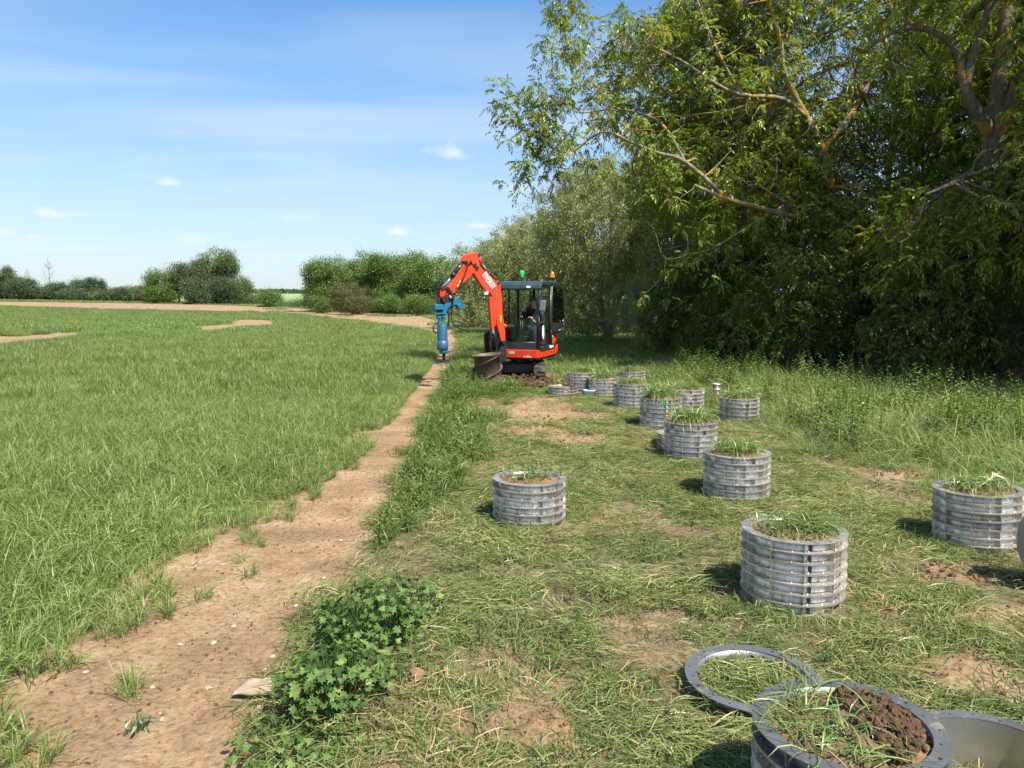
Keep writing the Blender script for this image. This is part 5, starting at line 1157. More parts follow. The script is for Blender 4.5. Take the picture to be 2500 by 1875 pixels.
    m = MB(); m.tube([c, bp(880, 670, .0)], .018, 8); B(m, 'lamp_bracket', M_REDP, par=wl2, world=True)
    # dipper
    dip = [(600, 180), (662, 215), (668, 300), (640, 345), (560, 440), (480, 508), (352, 655), (300, 672), (250, 655), (248, 615), (330, 500), (420, 360), (505, 230)]
    di = B(poly(dip, .12), 'dipper', M_REDP, .010, world=True)
    for s_ in (-1, 1):
        B(poly([(470, 205), (500, 160), (545, 118), (600, 100), (688, 97), (702, 122), (700, 150), (688, 215), (668, 292), (640, 300), (600, 240), (560, 225), (520, 235)], .02, .075 * s_), 'dipper_plate', M_REDP, .005, di, True)
    m = MB(); 
    for q in ((515, 215), (692, 125), (635, 255)): m.tube([bp(*q) - n3 * .11, bp(*q) + n3 * .11], .032, 14)
    B(m, 'pivot_pin', M_GREASE, par=di, world=True)
    m = MB(); m.tube([bp(515, 215), bp(368, 392)], .058, 18); m.tube([bp(380, 378), bp(355, 410)], .064, 18); cy = B(m, 'bucket_cylinder', M_BLACKP, world=True)
    m = MB(); m.tube([bp(362, 400), bp(232, 560)], .030, 16); B(m, 'rod', M_CHROME, par=cy, world=True)
    m = MB(); m.tube([bp(700, 130), bp(755, 262)], .026, 12); B(m, 'dipper_rod', M_REDP, world=True)
    m = MB(); m.tube([bp(745, 250), bp(850, 380), bp(945, 500)], .048, 16); m.tube([bp(835, 365), bp(860, 395)], .056, 16); B(m, 'dipper_cylinder', M_BLACKP, world=True)
    # linkage
    for s_ in (-1, 1):
        B(poly([(178, 588), (205, 578), (246, 590), (240, 640), (215, 700), (200, 722), (180, 715), (172, 690), (176, 640)], .018, .075 * s_), 'bucket_link', M_REDD, .004, world=True)
        B(poly([(170, 556), (200, 548), (280, 560), (330, 620), (300, 640), (262, 596), (200, 592)], .018, .095 * s_), 'rocker_link', M_GREASE, .004, world=True)
    m = MB()
    for q in ((195, 570), (265, 575), (190, 700), (320, 650)): m.tube([bp(*q) - n3 * .125, bp(*q) + n3 * .125], .032, 14)
    B(m, 'pivot_pin', M_GREASE, world=True)
    m = poly([(150, 785), (160, 715), (205, 690), (240, 655), (290, 665), (350, 690), (355, 740), (300, 765), (205, 790)], .12); m.tube([bp(215, 745) - n3 * .12, bp(215, 745) + n3 * .12], .04, 14); m.tube([bp(330, 700) - n3 * .12, bp(330, 700) + n3 * .12], .035, 14); B(m, 'quick_hitch', M_GREASE, .012, world=True)
    m = poly([(285, 675), (320, 665), (345, 690), (330, 715), (300, 712)], .03, .085); B(m, 'hitch_casting', pbr('pale_casting', (.5, .48, .44), .5, .3), .01, world=True)
    # auger head frame
    au = B(poly([(205, 795), (300, 765), (355, 735), (360, 712), (430, 700), (445, 722), (468, 780), (455, 800), (400, 795), (340, 805), (300, 828), (272, 860), (262, 920), (250, 985), (228, 992), (215, 965), (218, 880)], .10), 'auger_frame', M_BLUEC, .008, world=True)
    m = poly([(95, 790), (206, 790), (206, 864), (95, 864)], .20); B(m, 'frame_block', M_BLUEC, .012, au, True)
    m = MB(); a = bp(410, 800, .0); b = bp(500, 812, .0); c = bp(470, 850, .0); m.prism([bp(398, 796), bp(455, 780), bp(502, 815), bp(495, 830), bp(440, 856), bp(428, 850)], n3 * .16); B(m, 'frame_foot', M_BLUEC, .008, au, True)
    m = poly([(140, 860), (195, 860), (192, 912), (142, 912)], .09); m.prism([bp(x, y) for x, y in ((300, 812), (395, 800), (370, 830), (310, 852))], n3 * .08); B(m, 'frame_spacer', M_GREASE, .006, au, True)
    m = poly([(93, 905), (242, 905), (242, 921), (93, 921)], .16); B(m, 'flange_plate', M_BLUEC, .004, au, True)
    m = poly([(148, 925), (240, 925), (262, 985), (250, 1000), (232, 960), (205, 955), (205, 1010), (255, 1058), (160, 1062), (176, 1005), (178, 970), (158, 990), (146, 965)], .09); B(m, 'knuckle', M_BLUEC, .008, au, True)
    m = MB(); m.tube([bp(205, 975) - n3 * .08, bp(205, 975) + n3 * .08], .028, 12); B(m, 'knuckle_pin', M_GREASE, par=au, world=True)
    cT = bp(215, 1066); 
    def zz(Y): return bp(220, Y).z
    axx, axy = bp(220, 1200).x, bp(220, 1200).y
    s_ = 1 / 5.53 * axy / F
    m = MB(); m.lathe([(0, zz(1064)), (66 * s_, zz(1064)), (70 * s_, zz(1072)), (71 * s_, zz(1285))], (axx, axy, 0), 28); m.lathe([(71 * s_, zz(1280)), (78 * s_, zz(1284)), (77 * s_, zz(1388)), (72 * s_, zz(1400)), (50 * s_, zz(1404))], (axx + .005, axy, 0), 28); md = B(m, 'drive_housing', M_BLUE, par=au, world=True)
    m = MB(); m.lathe([(56 * s_, zz(1398)), (58 * s_, zz(1410)), (56 * s_, zz(1425)), (58 * s_, zz(1430)), (55 * s_, zz(1450)), (30 * s_, zz(1460))], (axx + .02, axy, 0), 24); B(m, 'drive_collar', M_BLUE, par=au, world=True)
    m = MB(); m.lathe([(21 * s_, zz(1455)), (21 * s_, zz(1540)), (0, zz(1542))], (axx + .03, axy, 0), 16); B(m, 'output_shaft', M_GREASE, par=au, world=True)
    # hoses
    def hose(pts, off, r_=.014, nm='hose'):
        P = [bp(x, y, off + o_) for (x, y, o_) in pts]; P, _ = smooth_poly([tuple(p) for p in P], [r_] * len(P), 6); m = MB(); m.tube([Vector(p) for p in P], r_, 8); B(m, nm, M_HOSE, world=True)
    hose([(296, 820, 0), (304, 900, .02), (308, 980, .03), (300, 1050, .02), (292, 1090, 0)], .03, .017)
    hose([(395, 640, .08), (375, 700, .08), (360, 780, .06), (345, 860, .04), (342, 950, .03), (365, 1040, .05), (420, 1100, .08), (490, 1128, .10), (545, 1120, .11), (550, 1090, .11), (500, 1050, .09), (420, 1025, .06), (345, 1020, .03), (300, 1040, 0), (285, 1085, -.02)], .03, .015)
    hose([(165, 1040, 0), (120, 1055, .03), (97, 1100, .05), (102, 1145, .05), (130, 1175, .03), (150, 1180, 0)], .02, .015)
    hose([(620, 225, .02), (575, 235, .04), (558, 290, .05), (540, 350, .05), (505, 430, .05), (465, 500, .04), (425, 560, .03), (400, 620, .05), (390, 650, .06)], .07, .017)
    hose([(640, 215, .0), (600, 205, .03), (565, 240, .04), (548, 330, .04), (490, 480, .03), (440, 540, .02)], .055, .013)
    m = MB(); 
    for (x, y), (x2, y2) in (((468, 465), (440, 530)), ((430, 520), (418, 585)), ((455, 500), (425, 560))): m.tube([bp(x, y, .11), bp(x2, y2, .11)], .020, 8)
    B(m, 'hose_fitting', M_BRASS, world=True)
    hose([(268, 580, .0), (310, 610, .04), (345, 650, .05), (380, 640, .05)], .06, .010)
    # swing post and clutter at the boom foot
    m = poly([(985, 1290), (1050, 1290), (1052, 1380), (1062, 1440), (1050, 1560), (880, 1560), (870, 1500), (910, 1440), (965, 1430), (990, 1360)], .2); m.tube([bp(1010, 1300) - n3 * .14, bp(1010, 1300) + n3 * .14], .05, 14); m.tube([bp(950, 1470) - n3 * .14, bp(950, 1470) + n3 * .14], .05, 14)
    m.tube([bp(1010, 1400, -.05) + Vector((0, .12, -.25)), bp(1010, 1400, -.05) + Vector((0, .12, .22))], .12, 18); B(m, 'swing_post', M_GREASE, .012, world=True)
    m = MB(); m.box((-.28, -.72, .72), (.35, .3, .25)); m.tube([(-.2, -.72, .62), (.05, -.78, .60)], .04, 10); B(m, 'swing_bracket', M_GREASE, .02)
    hose([(905, 1135, 0), (950, 1140, .05), (985, 1180, .06), (990, 1260, .05), (970, 1330, .04), (950, 1420, .02)], .04, .016)
    hose([(915, 1150, 0), (930, 1100, .05), (945, 1080, .06), (950, 1180, .05), (960, 1300, .05), (985, 1400, .02)], .05, .012)
    hose([(900, 1190, 0), (930, 1200, .05), (945, 1300, .06), (950, 1400, .06), (930, 1480, .05)], .08, .014)
    hose([(930, 1070, 0), (960, 1150, .05), (1000, 1180, .06), (1010, 1260, .05)], .0, .012)
    m = MB(); pts = [bp(850, 1232, -.1), bp(862, 1225, -.1), bp(876, 1300, -.1), (bp(896, 1400, -.1)), bp(890, 1430, -.1)]; m.tube(pts, .022, 8); B(m, 'red_guard_rail', M_REDP, world=True)
    m = poly([(850, 1200), (905, 1150), (930, 1160), (985, 1180), (1000, 1300), (980, 1500), (860, 1500)], .06, -.22); B(m, 'front_hood', M_BLACKP, .02, world=True)
    # the operator inside
    build_operator(root, WM)
    return root
M_BRASS = pbr('brass_fitting', (.55, .42, .18), .4, .7)

def skin_body(name, joints, edges, mt_, sub=2):
    me = bpy.data.meshes.new(name); me.from_pydata([j[0] for j in joints], edges, []); o = bpy.data.objects.new(name, me); COL.objects.link(o)
    md = o.modifiers.new('skin', 'SKIN'); sv = me.skin_vertices[0].data if me.skin_vertices else None
    if sv is None:
        bpy.context.view_layer.objects.active = o; bpy.ops.mesh.customdata_skin_add(); sv = me.skin_vertices[0].data
    for i, j in enumerate(joints): sv[i].radius = (j[1], j[2] if len(j) > 2 else j[1])
    sv[0].use_root = True; md.use_smooth_shade = True
    s = o.modifiers.new('sub', 'SUBSURF'); s.levels = sub; s.render_levels = sub
    dg = bpy.context.evaluated_depsgraph_get(); dg.update(); m2 = bpy.data.meshes.new_from_object(o.evaluated_get(dg)); bpy.data.objects.remove(o, do_unlink=True)
    m2.materials.clear()
    for q in (mt_ if isinstance(mt_, list) else [mt_]): m2.materials.append(q)
    for p in m2.polygons: p.use_smooth = True
    o = bpy.data.objects.new(name, m2); COL.objects.link(o); return o
def build_operator(root, WM):
    # positions in cab coordinates: -y forward, +x towards the open door
    def w(x, y, z): return tuple(WM @ Vector((x, y, z)))
    px, py = .27, .03
    J = [((px, py, 1.27), .15, .13), ((px, py + .06, 1.42), .145, .115), ((px, py + .10, 1.58), .165, .12), ((px, py + .10, 1.70), .135, .09), ((px, py + .07, 1.78), .058), ((px - .02, py + .03, 1.86), .075, .085), ((px - .03, py + .0, 1.94), .082, .098), ((px - .03, py + .01, 2.01), .06, .07),
         # right arm (towards the viewer's left), hand lifted to the face
         ((px - .19, py + .07, 1.66), .062), ((px - .30, py - .10, 1.46), .050), ((px - .20, py - .20, 1.74), .036), ((px - .13, py - .16, 1.84), .030),
         # left arm, forearm across towards the lever
         ((px + .19, py + .07, 1.66), .064), ((px + .26, py - .02, 1.40), .052), ((px + .12, py - .26, 1.42), .036), ((px + .06, py - .30, 1.50), .030),
         # right leg stretched out to the windscreen sill
         ((px - .10, py - .06, 1.26), .095), ((px - .30, py - .42, 1.34), .072), ((px - .50, py - .74, 1.33), .048), ((px - .53, py - .79, 1.36), .044),
         # left leg bent down to the floor
         ((px + .12, py - .06, 1.25), .098), ((px + .15, py - .44, 1.27), .074), ((px + .17, py - .42, .98), .052), ((px + .17, py - .42, .92), .046)]
    J = [(w(*j[0]), *j[1:]) for j in J]
    E = [(0, 1), (1, 2), (2, 3), (3, 4), (4, 5), (5, 6), (6, 7), (3, 8), (8, 9), (9, 10), (10, 11), (3, 12), (12, 13), (13, 14), (14, 15), (0, 16), (16, 17), (17, 18), (18, 19), (0, 20), (20, 21), (21, 22), (22, 23)]
    b = skin_body('person', J, E, [M_SKIN, M_BLACKC, M_NAVY], 2)
    tag(b, 'person in black top and navy trousers seated in the cab, hand raised to face', 'person')
    inv = WM.inverted()
    for p in b.data.polygons:
        c = inv @ p.center; mi = 0
        if c.z > 1.34 and c.z < 1.76: mi = 1
        if c.z <= 1.34 or (c.y < py - .32 and c.z < 1.45): mi = 2
        if c.y < py - .17 and c.z > 1.70 and c.x < px: mi = 0            # raised hand
        if c.y < py - .24 and 1.40 < c.z < 1.6 and c.x < px + .14: mi = 0
        if c.z > 1.62 and c.x > px + .1: mi = 2
        p.material_index = mi
    # hands with separate fingers
    def hand(o3, d, up, curl, nm):
        o3 = Vector(o3); d = Vector(d).normalized(); up = Vector(up); sd = d.cross(up).normalized(); up = sd.cross(d)
        m = MB(); m.box(o3 + d * .045, (1, 1, 1)) if False else None
        m.tube([o3, o3 + d * .03, o3 + d * .07, o3 + d * .085], [.022, .034, .036, .02], 8)
        for k, ln in enumerate((.065, .075, .07, .055)):
            q = o3 + d * .078 + sd * (.027 - .018 * k); a = q + (d * math.cos(curl) + up * -math.sin(curl)) * ln * .55; c = a + (d * math.cos(curl * 2) - up * math.sin(curl * 2)) * ln * .5; m.tube([q, a, c], [.0095, .009, .007], 6)
        q = o3 + d * .03 + sd * .032; m.tube([q, q + (d * .5 + sd).normalized() * .035, q + (d * 1.1 + sd * .5).normalized() * .07], [.012, .011, .008], 6)
        h_ = m.build(nm, M_SKIN, b)
    hand(w(px - .14, py - .16, 1.83), tuple(WM.to_3x3() @ Vector((.35, .25, .55))), (0, 0, 1), .5, 'hand')
    hand(w(px + .07, py - .30, 1.49), tuple(WM.to_3x3() @ Vector((-.3, -.3, .5))), (0, 0, 1), .6, 'hand')
    m = MB(); hc = w(px - .03, py + .0, 1.95)
    m.lathe([(.094, .0), (.097, .04), (.085, .085), (.05, .11), (0, .118)], hc, 18); f = WM.to_3x3() @ Vector((0, -1, 0)); c = Vector(hc) + f * .10 + Vector((0, 0, .012)); m.box(c, (.13, .11, .012), WM.to_3x3()); m.build('cap', pbr('green_cap_cloth', (.01, .10, .05), .7), b, bevel=.004)
    # face: nose, eyes, ears
    m = MB(); R3 = WM.to_3x3(); hcv = Vector(w(px - .03, py, 1.93)); m.prism([hcv + R3 @ Vector(p) for p in ((0, -.085, .03), (0, -.118, -.018), (0, -.085, -.022))], R3 @ Vector((.022, 0, 0))); m.box(hcv + R3 @ Vector((0, -.092, -.045)), (.045, .012, .008), R3)
    for s_ in (-1, 1): m.box(hcv + R3 @ Vector((.085 * s_, .01, -.005)), (.015, .035, .055), R3)
    m.build('face_features', M_SKIN, b, bevel=.004)
    m = MB(); 
    for s_ in (-1, 1): m.box(hcv + R3 @ Vector((.03 * s_, -.088, .012)), (.022, .01, .008), R3)
    m.build('eyes', M_HOLE, b)
    for q, d in (((px - .55, py - .82, 1.34), (-.05, -.10, .20)), ((px + .17, py - .44, .90), (0, -.2, -.02))):
        m = MB(); a = Vector(w(*q)); dd = R3 @ Vector(d); bk = a - dd * .35; m.tube([bk, a + dd * .2, a + dd * .75, a + dd * 1.0], [.05, .056, .048, .022], 10)
        if d[2] > 0: m.tube([a + R3 @ Vector((.07, .10, 0)), a], [.055, .056], 10)
        m.build('boot', M_BOOT, b)
    # rag / gloves hanging at the hip
    m = MB(); c = w(px + .26, py - .30, 1.22); m.prism([Vector(w(px + .33, y, z)) for y, z in ((-.20, 1.36), (-.28, 1.34), (-.31, 1.12), (-.27, 1.02), (-.24, 1.1), (-.21, 1.0), (-.17, 1.14))], R3 @ Vector((.02, 0, 0)))
    o = m.build('work_gloves', M_WHITE, bevel=.006); tag(o, 'white work gloves hanging inside the open cab doorway', 'gloves')

def build_tube():
    """screw-flighted casing leaning beside the machine"""
    c = gh2(1057, 832); R0 = .30; Hh = .74; root = empty('screw_casing', (c[0], c[1], float(T(*c)) - .03), 0, 'muddy brown steel casing tube with spiral flight leaning in the grass by the digger', 'casing tube')
    root.rotation_euler = (R(2), R(-5), 0)
    m = MB(); m.lathe([(R0, 0), (R0, Hh), (R0 + .045, Hh), (R0 + .045, Hh + .012), (R0 - .012, Hh + .012), (R0 - .012, 0)], n=48); m.build('tube_wall', M_TUBE, root)
    for ph in (0, math.pi):
        m = MB(); V = []; Fs = []; n = 90; turns = 1.0
        for k in range(n + 1):
            t = k / n; a = -ph + 2 * math.pi * turns * t + 2.6; z = .01 + t * (Hh - .03); rr = R0 + .048
            for r_, dz in ((R0 - .004, 0), (rr, 0), (rr, .014), (R0 - .004, .014)): V.append((r_ * math.cos(a), r_ * math.sin(a), z + dz))
        for k in range(n):
            for q in range(4): a_ = k * 4 + q; b_ = k * 4 + (q + 1) % 4; Fs.append((a_, b_, b_ + 4, a_ + 4))
        m.add(V, Fs, False); m.build('spiral_flight', M_TUBE, root)
    RINGS.append((c[0], c[1], .34)); RINGS.append((c[0] + .03, c[1] - .45, .36))
def build_small():
    # white tub
    c = gh2(1273, 858); m = MB(); m.lathe([(0, 0), (.098, 0), (.118, .13), (.128, .135), (.128, .15), (.116, .15), (.096, .01), (0, .01)], n=28); o = m.build('plastic_tub', pbr('pale_blue_white_plastic', (.62, .72, .80), .35))
    o.location = (c[0], c[1], float(T(*c)) + .0); tag(o, 'small white plastic tub on the grass between the far steel stacks', 'tub'); RINGS.append((c[0], c[1], .12))
    # stones
    gp = 'pale stones lying on the dirt path'
    for k in range(30):
        if k < 9: X, Y = [(1192, 1058), (1200, 1150), (605, 1455), (573, 1452), (505, 1355), (462, 1390), (700, 1250), (452, 1488), (735, 1170)][k] if k > 1 else [(640, 1310), (590, 1420)][k]; p = gh2(X, Y); r = rng.uniform(.012, .022)
        else:
            y = 2.8 + 9 * rng.uniform() ** 1.6; xl = crop_e(y) - .1; xr = path_r(y) - .05; p = (rng.uniform(xl, xr), y); r = rng.uniform(.007, .016)
        if p[0] > path_r(p[1]) + .1: p = (path_r(p[1]) - rng.uniform(.1, .8), p[1])
        m = MB(); clod(m, (0, 0, 0), r); o = m.build('stone', M_STONE); o.location = (p[0], p[1], float(T(*p)) + r * .35); o.scale = (1.2, 1, .6); o.rotation_euler = (0, 0, rng.uniform(0, 6)); tag(o, 'small pale stone lying on the bare dirt path', 'stone', gp)
    # two big clods
    for X, Y, r, lb in ((903, 1455, .042, 'flat reddish clod with a pointed tip leaning up in the grass left of its twin'), (962, 1452, .032, 'smaller rounded reddish clod right of the flat pointed one')):
        p = gh2(X, Y + 12); m = MB(); clod(m, (0, 0, 0), r); o = m.build('earth_clod', M_CLOD, bevel=.004); o.location = (p[0], p[1], float(T(*p)) + r * .6); o.scale = (1.1, .7, 1.1); tag(o, lb, 'clod')
    # weathered sack half buried beside the weeds
    p = gh2(570, 1505); n = 26; u, v = np.meshgrid(np.linspace(-1, 1, n), np.linspace(-1, 1, n)); X = u * .135 * (1 - .1 * v); Y = v * .065 + .03 * fbm(u * 2, v * 0, 2, 5)
    Z = .03 * (1 - np.abs(u) ** 4) * (1 - np.abs(v) ** 4) + .022 * (fbm(u * 3.2, v * 2.5, 4, 8) - .5) + .012
    V = np.stack([X, Y, Z], -1).reshape(-1, 3); i = np.arange(n - 1)[:, None] * n + np.arange(n - 1)[None]; Q = np.stack([i, i + 1, i + n + 1, i + n], -1).reshape(-1, 4)
    o = mesh_np('plastic_sack', V, Q, None, [M_SACK], smooth=True); s = o.modifiers.new('t', 'SOLIDIFY'); s.thickness = .003; o.location = (p[0], p[1], float(T(*p)) + .025); o.rotation_euler = (R(6), 0, R(-6)); tag(o, 'weathered soil-stained plastic sack lying at the path edge against the big weeds', 'sack')
    # broken sods / crumbs on the dug spots
    m = MB()
    for k in range(1600):
        sx, sy, rx, ry = SPOTS[int(rng.integers(0, 6))] if k < 700 else SPOTS[int(rng.integers(6, len(SPOTS)))]; a = rng.uniform(0, 6.28); q = math.sqrt(rng.uniform()); x, y = sx + rx * q * math.cos(a), sy + ry * q * math.sin(a); s_ = (.005 + .02 * rng.uniform() ** 2) * (1 if sy > 5 else .5)
        clod(m, (x, y, float(T(x, y)) + s_ * .3), s_)
    tag(m.build('soil_crumbs', M_SOIL), 'crumbled reddish soil spilled on the dug spots', 'soil', kind='stuff')
    # loose churned heap beneath the machine
    m = MB()
    for k in range(1500):
        x = rng.normal(.3, .6); y = rng.normal(17.6, .5); s_ = .010 + .04 * rng.uniform() ** 2.5; clod(m, (x, y, float(T(x, y)) + s_ * .4 + max(0, .12 * math.exp(-((x - .3) ** 2) / .3))), s_)
    tag(m.build('churned_earth', loose_soil_material('dark_wet_soil', (.42, .40, .40), 25)), 'dark churned earth in front of the digger tracks', 'soil', kind='stuff')
M_STONE = pbr('pale_stone', (.42, .34, .24), .85, noise=(30, (.32, .25, .17), .3, .7)); M_CLOD = pbr('reddish_dry_clay', (.30, .17, .10), .95, noise=(20, (.22, .12, .07), .3, .7), bump=(18, .6, .008))
M_SACK = pbr('stained_sack_plastic', (.34, .255, .17), .6, noise=(12, (.28, .19, .115), .4, .6), dirt=(16, (.32, .36, .33), .56, .64), bump=(20, .5, .004))

# ---------------------------------------------------------------- broad-leaved plants
def lobed_leaf(L=.14, lobes=5, Wd=.12, wob=.25):
    """outline fan of a maple-like lobed leaf, returns verts (k,3) fan around mid-base in local xy, pointing +x"""
    pts = []
    lobes = 7; n = lobes * 2 + 1
    for i in range(n + 1):
        a = -2.3 + 4.6 * i / n; r = (1.0 if i % 2 else .60) * rng.uniform(.85, 1.12) * (1 - .32 * abs(a) / 2.3)
        if i in (0, n): r = .25
        pts.append((L * .45 + math.cos(a) * r * L * .58, math.sin(a) * r * Wd * .6))
    return pts
def plant(name, root, nst, spread, h, L, label, cat, m_=None, kind='lobed', v0=.45, stalks=.0):
    t = empty(name, root, 0, label, cat); V = []; Fs = []; vv = []
    st = Geo(); segs = []
    for s_ in range(nst):
        az = rng.uniform(0, 6.28); rr = spread * math.sqrt(rng.uniform(0, 1)); hh = h * rng.uniform(.3, 1) * math.sqrt(max(.15, 1 - .75 * (rr / spread) ** 2))
        b = np.array([rr * .7 * math.cos(az), rr * .7 * math.sin(az), 0]); e = np.array([rr * math.cos(az), rr * math.sin(az), hh])
        segs.append(np.stack([b, (b + e) / 2 + np.array([0, 0, hh * .18]), e])); az2 = az + rng.normal(0, .6); pitch = rng.uniform(-.55, .25)
        l = L * rng.uniform(.6, 1.15); M3 = Matrix.Rotation(az2, 3, 'Z') @ Matrix.Rotation(-pitch, 3, 'Y') @ Matrix.Rotation(rng.normal(0, .35), 3, 'X')
        pts = lobed_leaf(l, 5, l * 1.0) if kind == 'lobed' else [(0, 0), (l * .2, -l * .09), (l * .5, -l * .15), (l * .8, -l * .10), (l, 0), (l * .8, l * .10), (l * .5, l * .15), (l * .2, l * .09)]
        c0 = len(V); cz = l * .10
        V.append(e + np.array(M3 @ Vector((l * .45, 0, 0))) - np.array([0, 0, 0]))
        for x, y in pts:
            z = abs(y) * .35 * (1 if kind != 'lobed' else 1.1) - (x / l) ** 2 * l * .30 + rng.normal(0, l * .045); V.append(e + np.array(M3 @ Vector((x, y, z))))
        n = len(pts)
        for i in range(n): Fs.append((c0, c0 + 1 + i, c0 + 1 + (i + 1) % n))
        vv += list(np.clip(rng.normal(v0 + .08, .22) + rng.normal(0, .05, n), 0, 1))
    Vt, Q = tubes_np(np.array(segs), np.full((len(segs), 3), .0019), 4); z0 = Vt
    mesh_np('stalks', Vt, Q, None, [pbr(name + '_stalk', (.05, .09, .02), .6)], parent=t, smooth=True)
    mesh_np('leaves', np.array(V), None, np.array(Fs), [m_ or M_WEED], v=vv, parent=t)
    return t
def build_plants():
    def gp(X, Y): p = gh2(X, Y); return (p[0], p[1], float(T(*p)) - .005)
    plant('hogweed', gp(725, 1500), 330, .26, .26, .062, 'large dark lobed-leaf hogweed clump beside the weathered sack', 'weed plant', v0=.45)
    plant('hogweed', gp(800, 1385), 330, .28, .34, .064, 'tall dark lobed-leaf hogweed clump behind the one at the sack', 'weed plant', v0=.40)
    plant('hogweed', gp(860, 1320), 190, .28, .22, .055, 'low spreading hogweed at the rear right of the weed clumps', 'weed plant', v0=.55)
    plant('hogweed', gp(640, 1610), 200, .27, .13, .055, 'low lobed-leaf hogweed in front of the sack at the bottom of the picture', 'weed plant', v0=.55)
    plant('dock', gp(672, 1450), 10, .14, .12, .14, 'dock plant with long pointed leaves drooping over the sack', 'weed plant', kind='long', v0=.55)
    plant('dock', gp(1740, 1085), 16, .20, .08, .16, 'flat dock rosette on the grass behind the rust-seamed stack', 'weed plant', kind='long', v0=.55)
    plant('dock', gp(700, 1340), 22, .13, .20, .055, 'small ragged weed leaning over the path edge', 'weed plant', kind='long', v0=.35)
    plant('dock', gp(862, 985), 22, .20, .24, .06, 'wiry weed sticking out over the path from the verge', 'weed plant', kind='long', v0=.25)
    plant('thistle', gp(297, 1580), 26, .06, .10, .05, 'small grey-green thistle alone on the dirt path', 'weed plant', m_=M_WEEDP, kind='long', v0=.4)
    plant('seedling', gp(150, 1655), 5, .07, .03, .10, 'pair of broad bright leaves flat on the soil at the bottom left', 'weed plant', kind='long', v0=.7)
    plant('dock', gp(1245, 1345), 12, .11, .04, .08, 'wilted pale weed lying in the cut grass', 'weed plant', m_=M_WEEDP, kind='lobed', v0=.6)
    plant('dock', gp(1185, 915), 50, .5, .10, .15, 'broad green leafy patch between the two dug spots', 'weed plant', kind='long', v0=.6)
    plant('dock', gp(850, 1130), 14, .18, .12, .09, 'low leafy weed where the verge meets the path', 'weed plant', kind='long', v0=.55)
    # dandelion head by the tall grass
    c = at_depth(1948 * K, 896 * K, 12.6); z0 = float(T(c[0], c[1])); root = empty('dandelion', (c[0], c[1], z0), 0, 'single pale yellow dandelion head above the tall grass at the right', 'flower')
    m = MB(); hz = c[2] - z0; m.tube([(0, 0, 0), (.02, 0, hz * .5), (0, 0, hz)], .004, 6); m.build('stem', pbr('flower_stem', (.12, .18, .05), .6), root); m = MB(); m.lathe([(0, hz - .02), (.04, hz), (.05, hz + .025), (.03, hz + .045), (0, hz + .05)], n=14); m.build('flower_head', pbr('pale_yellow_petals', (.62, .50, .16), .8), root)
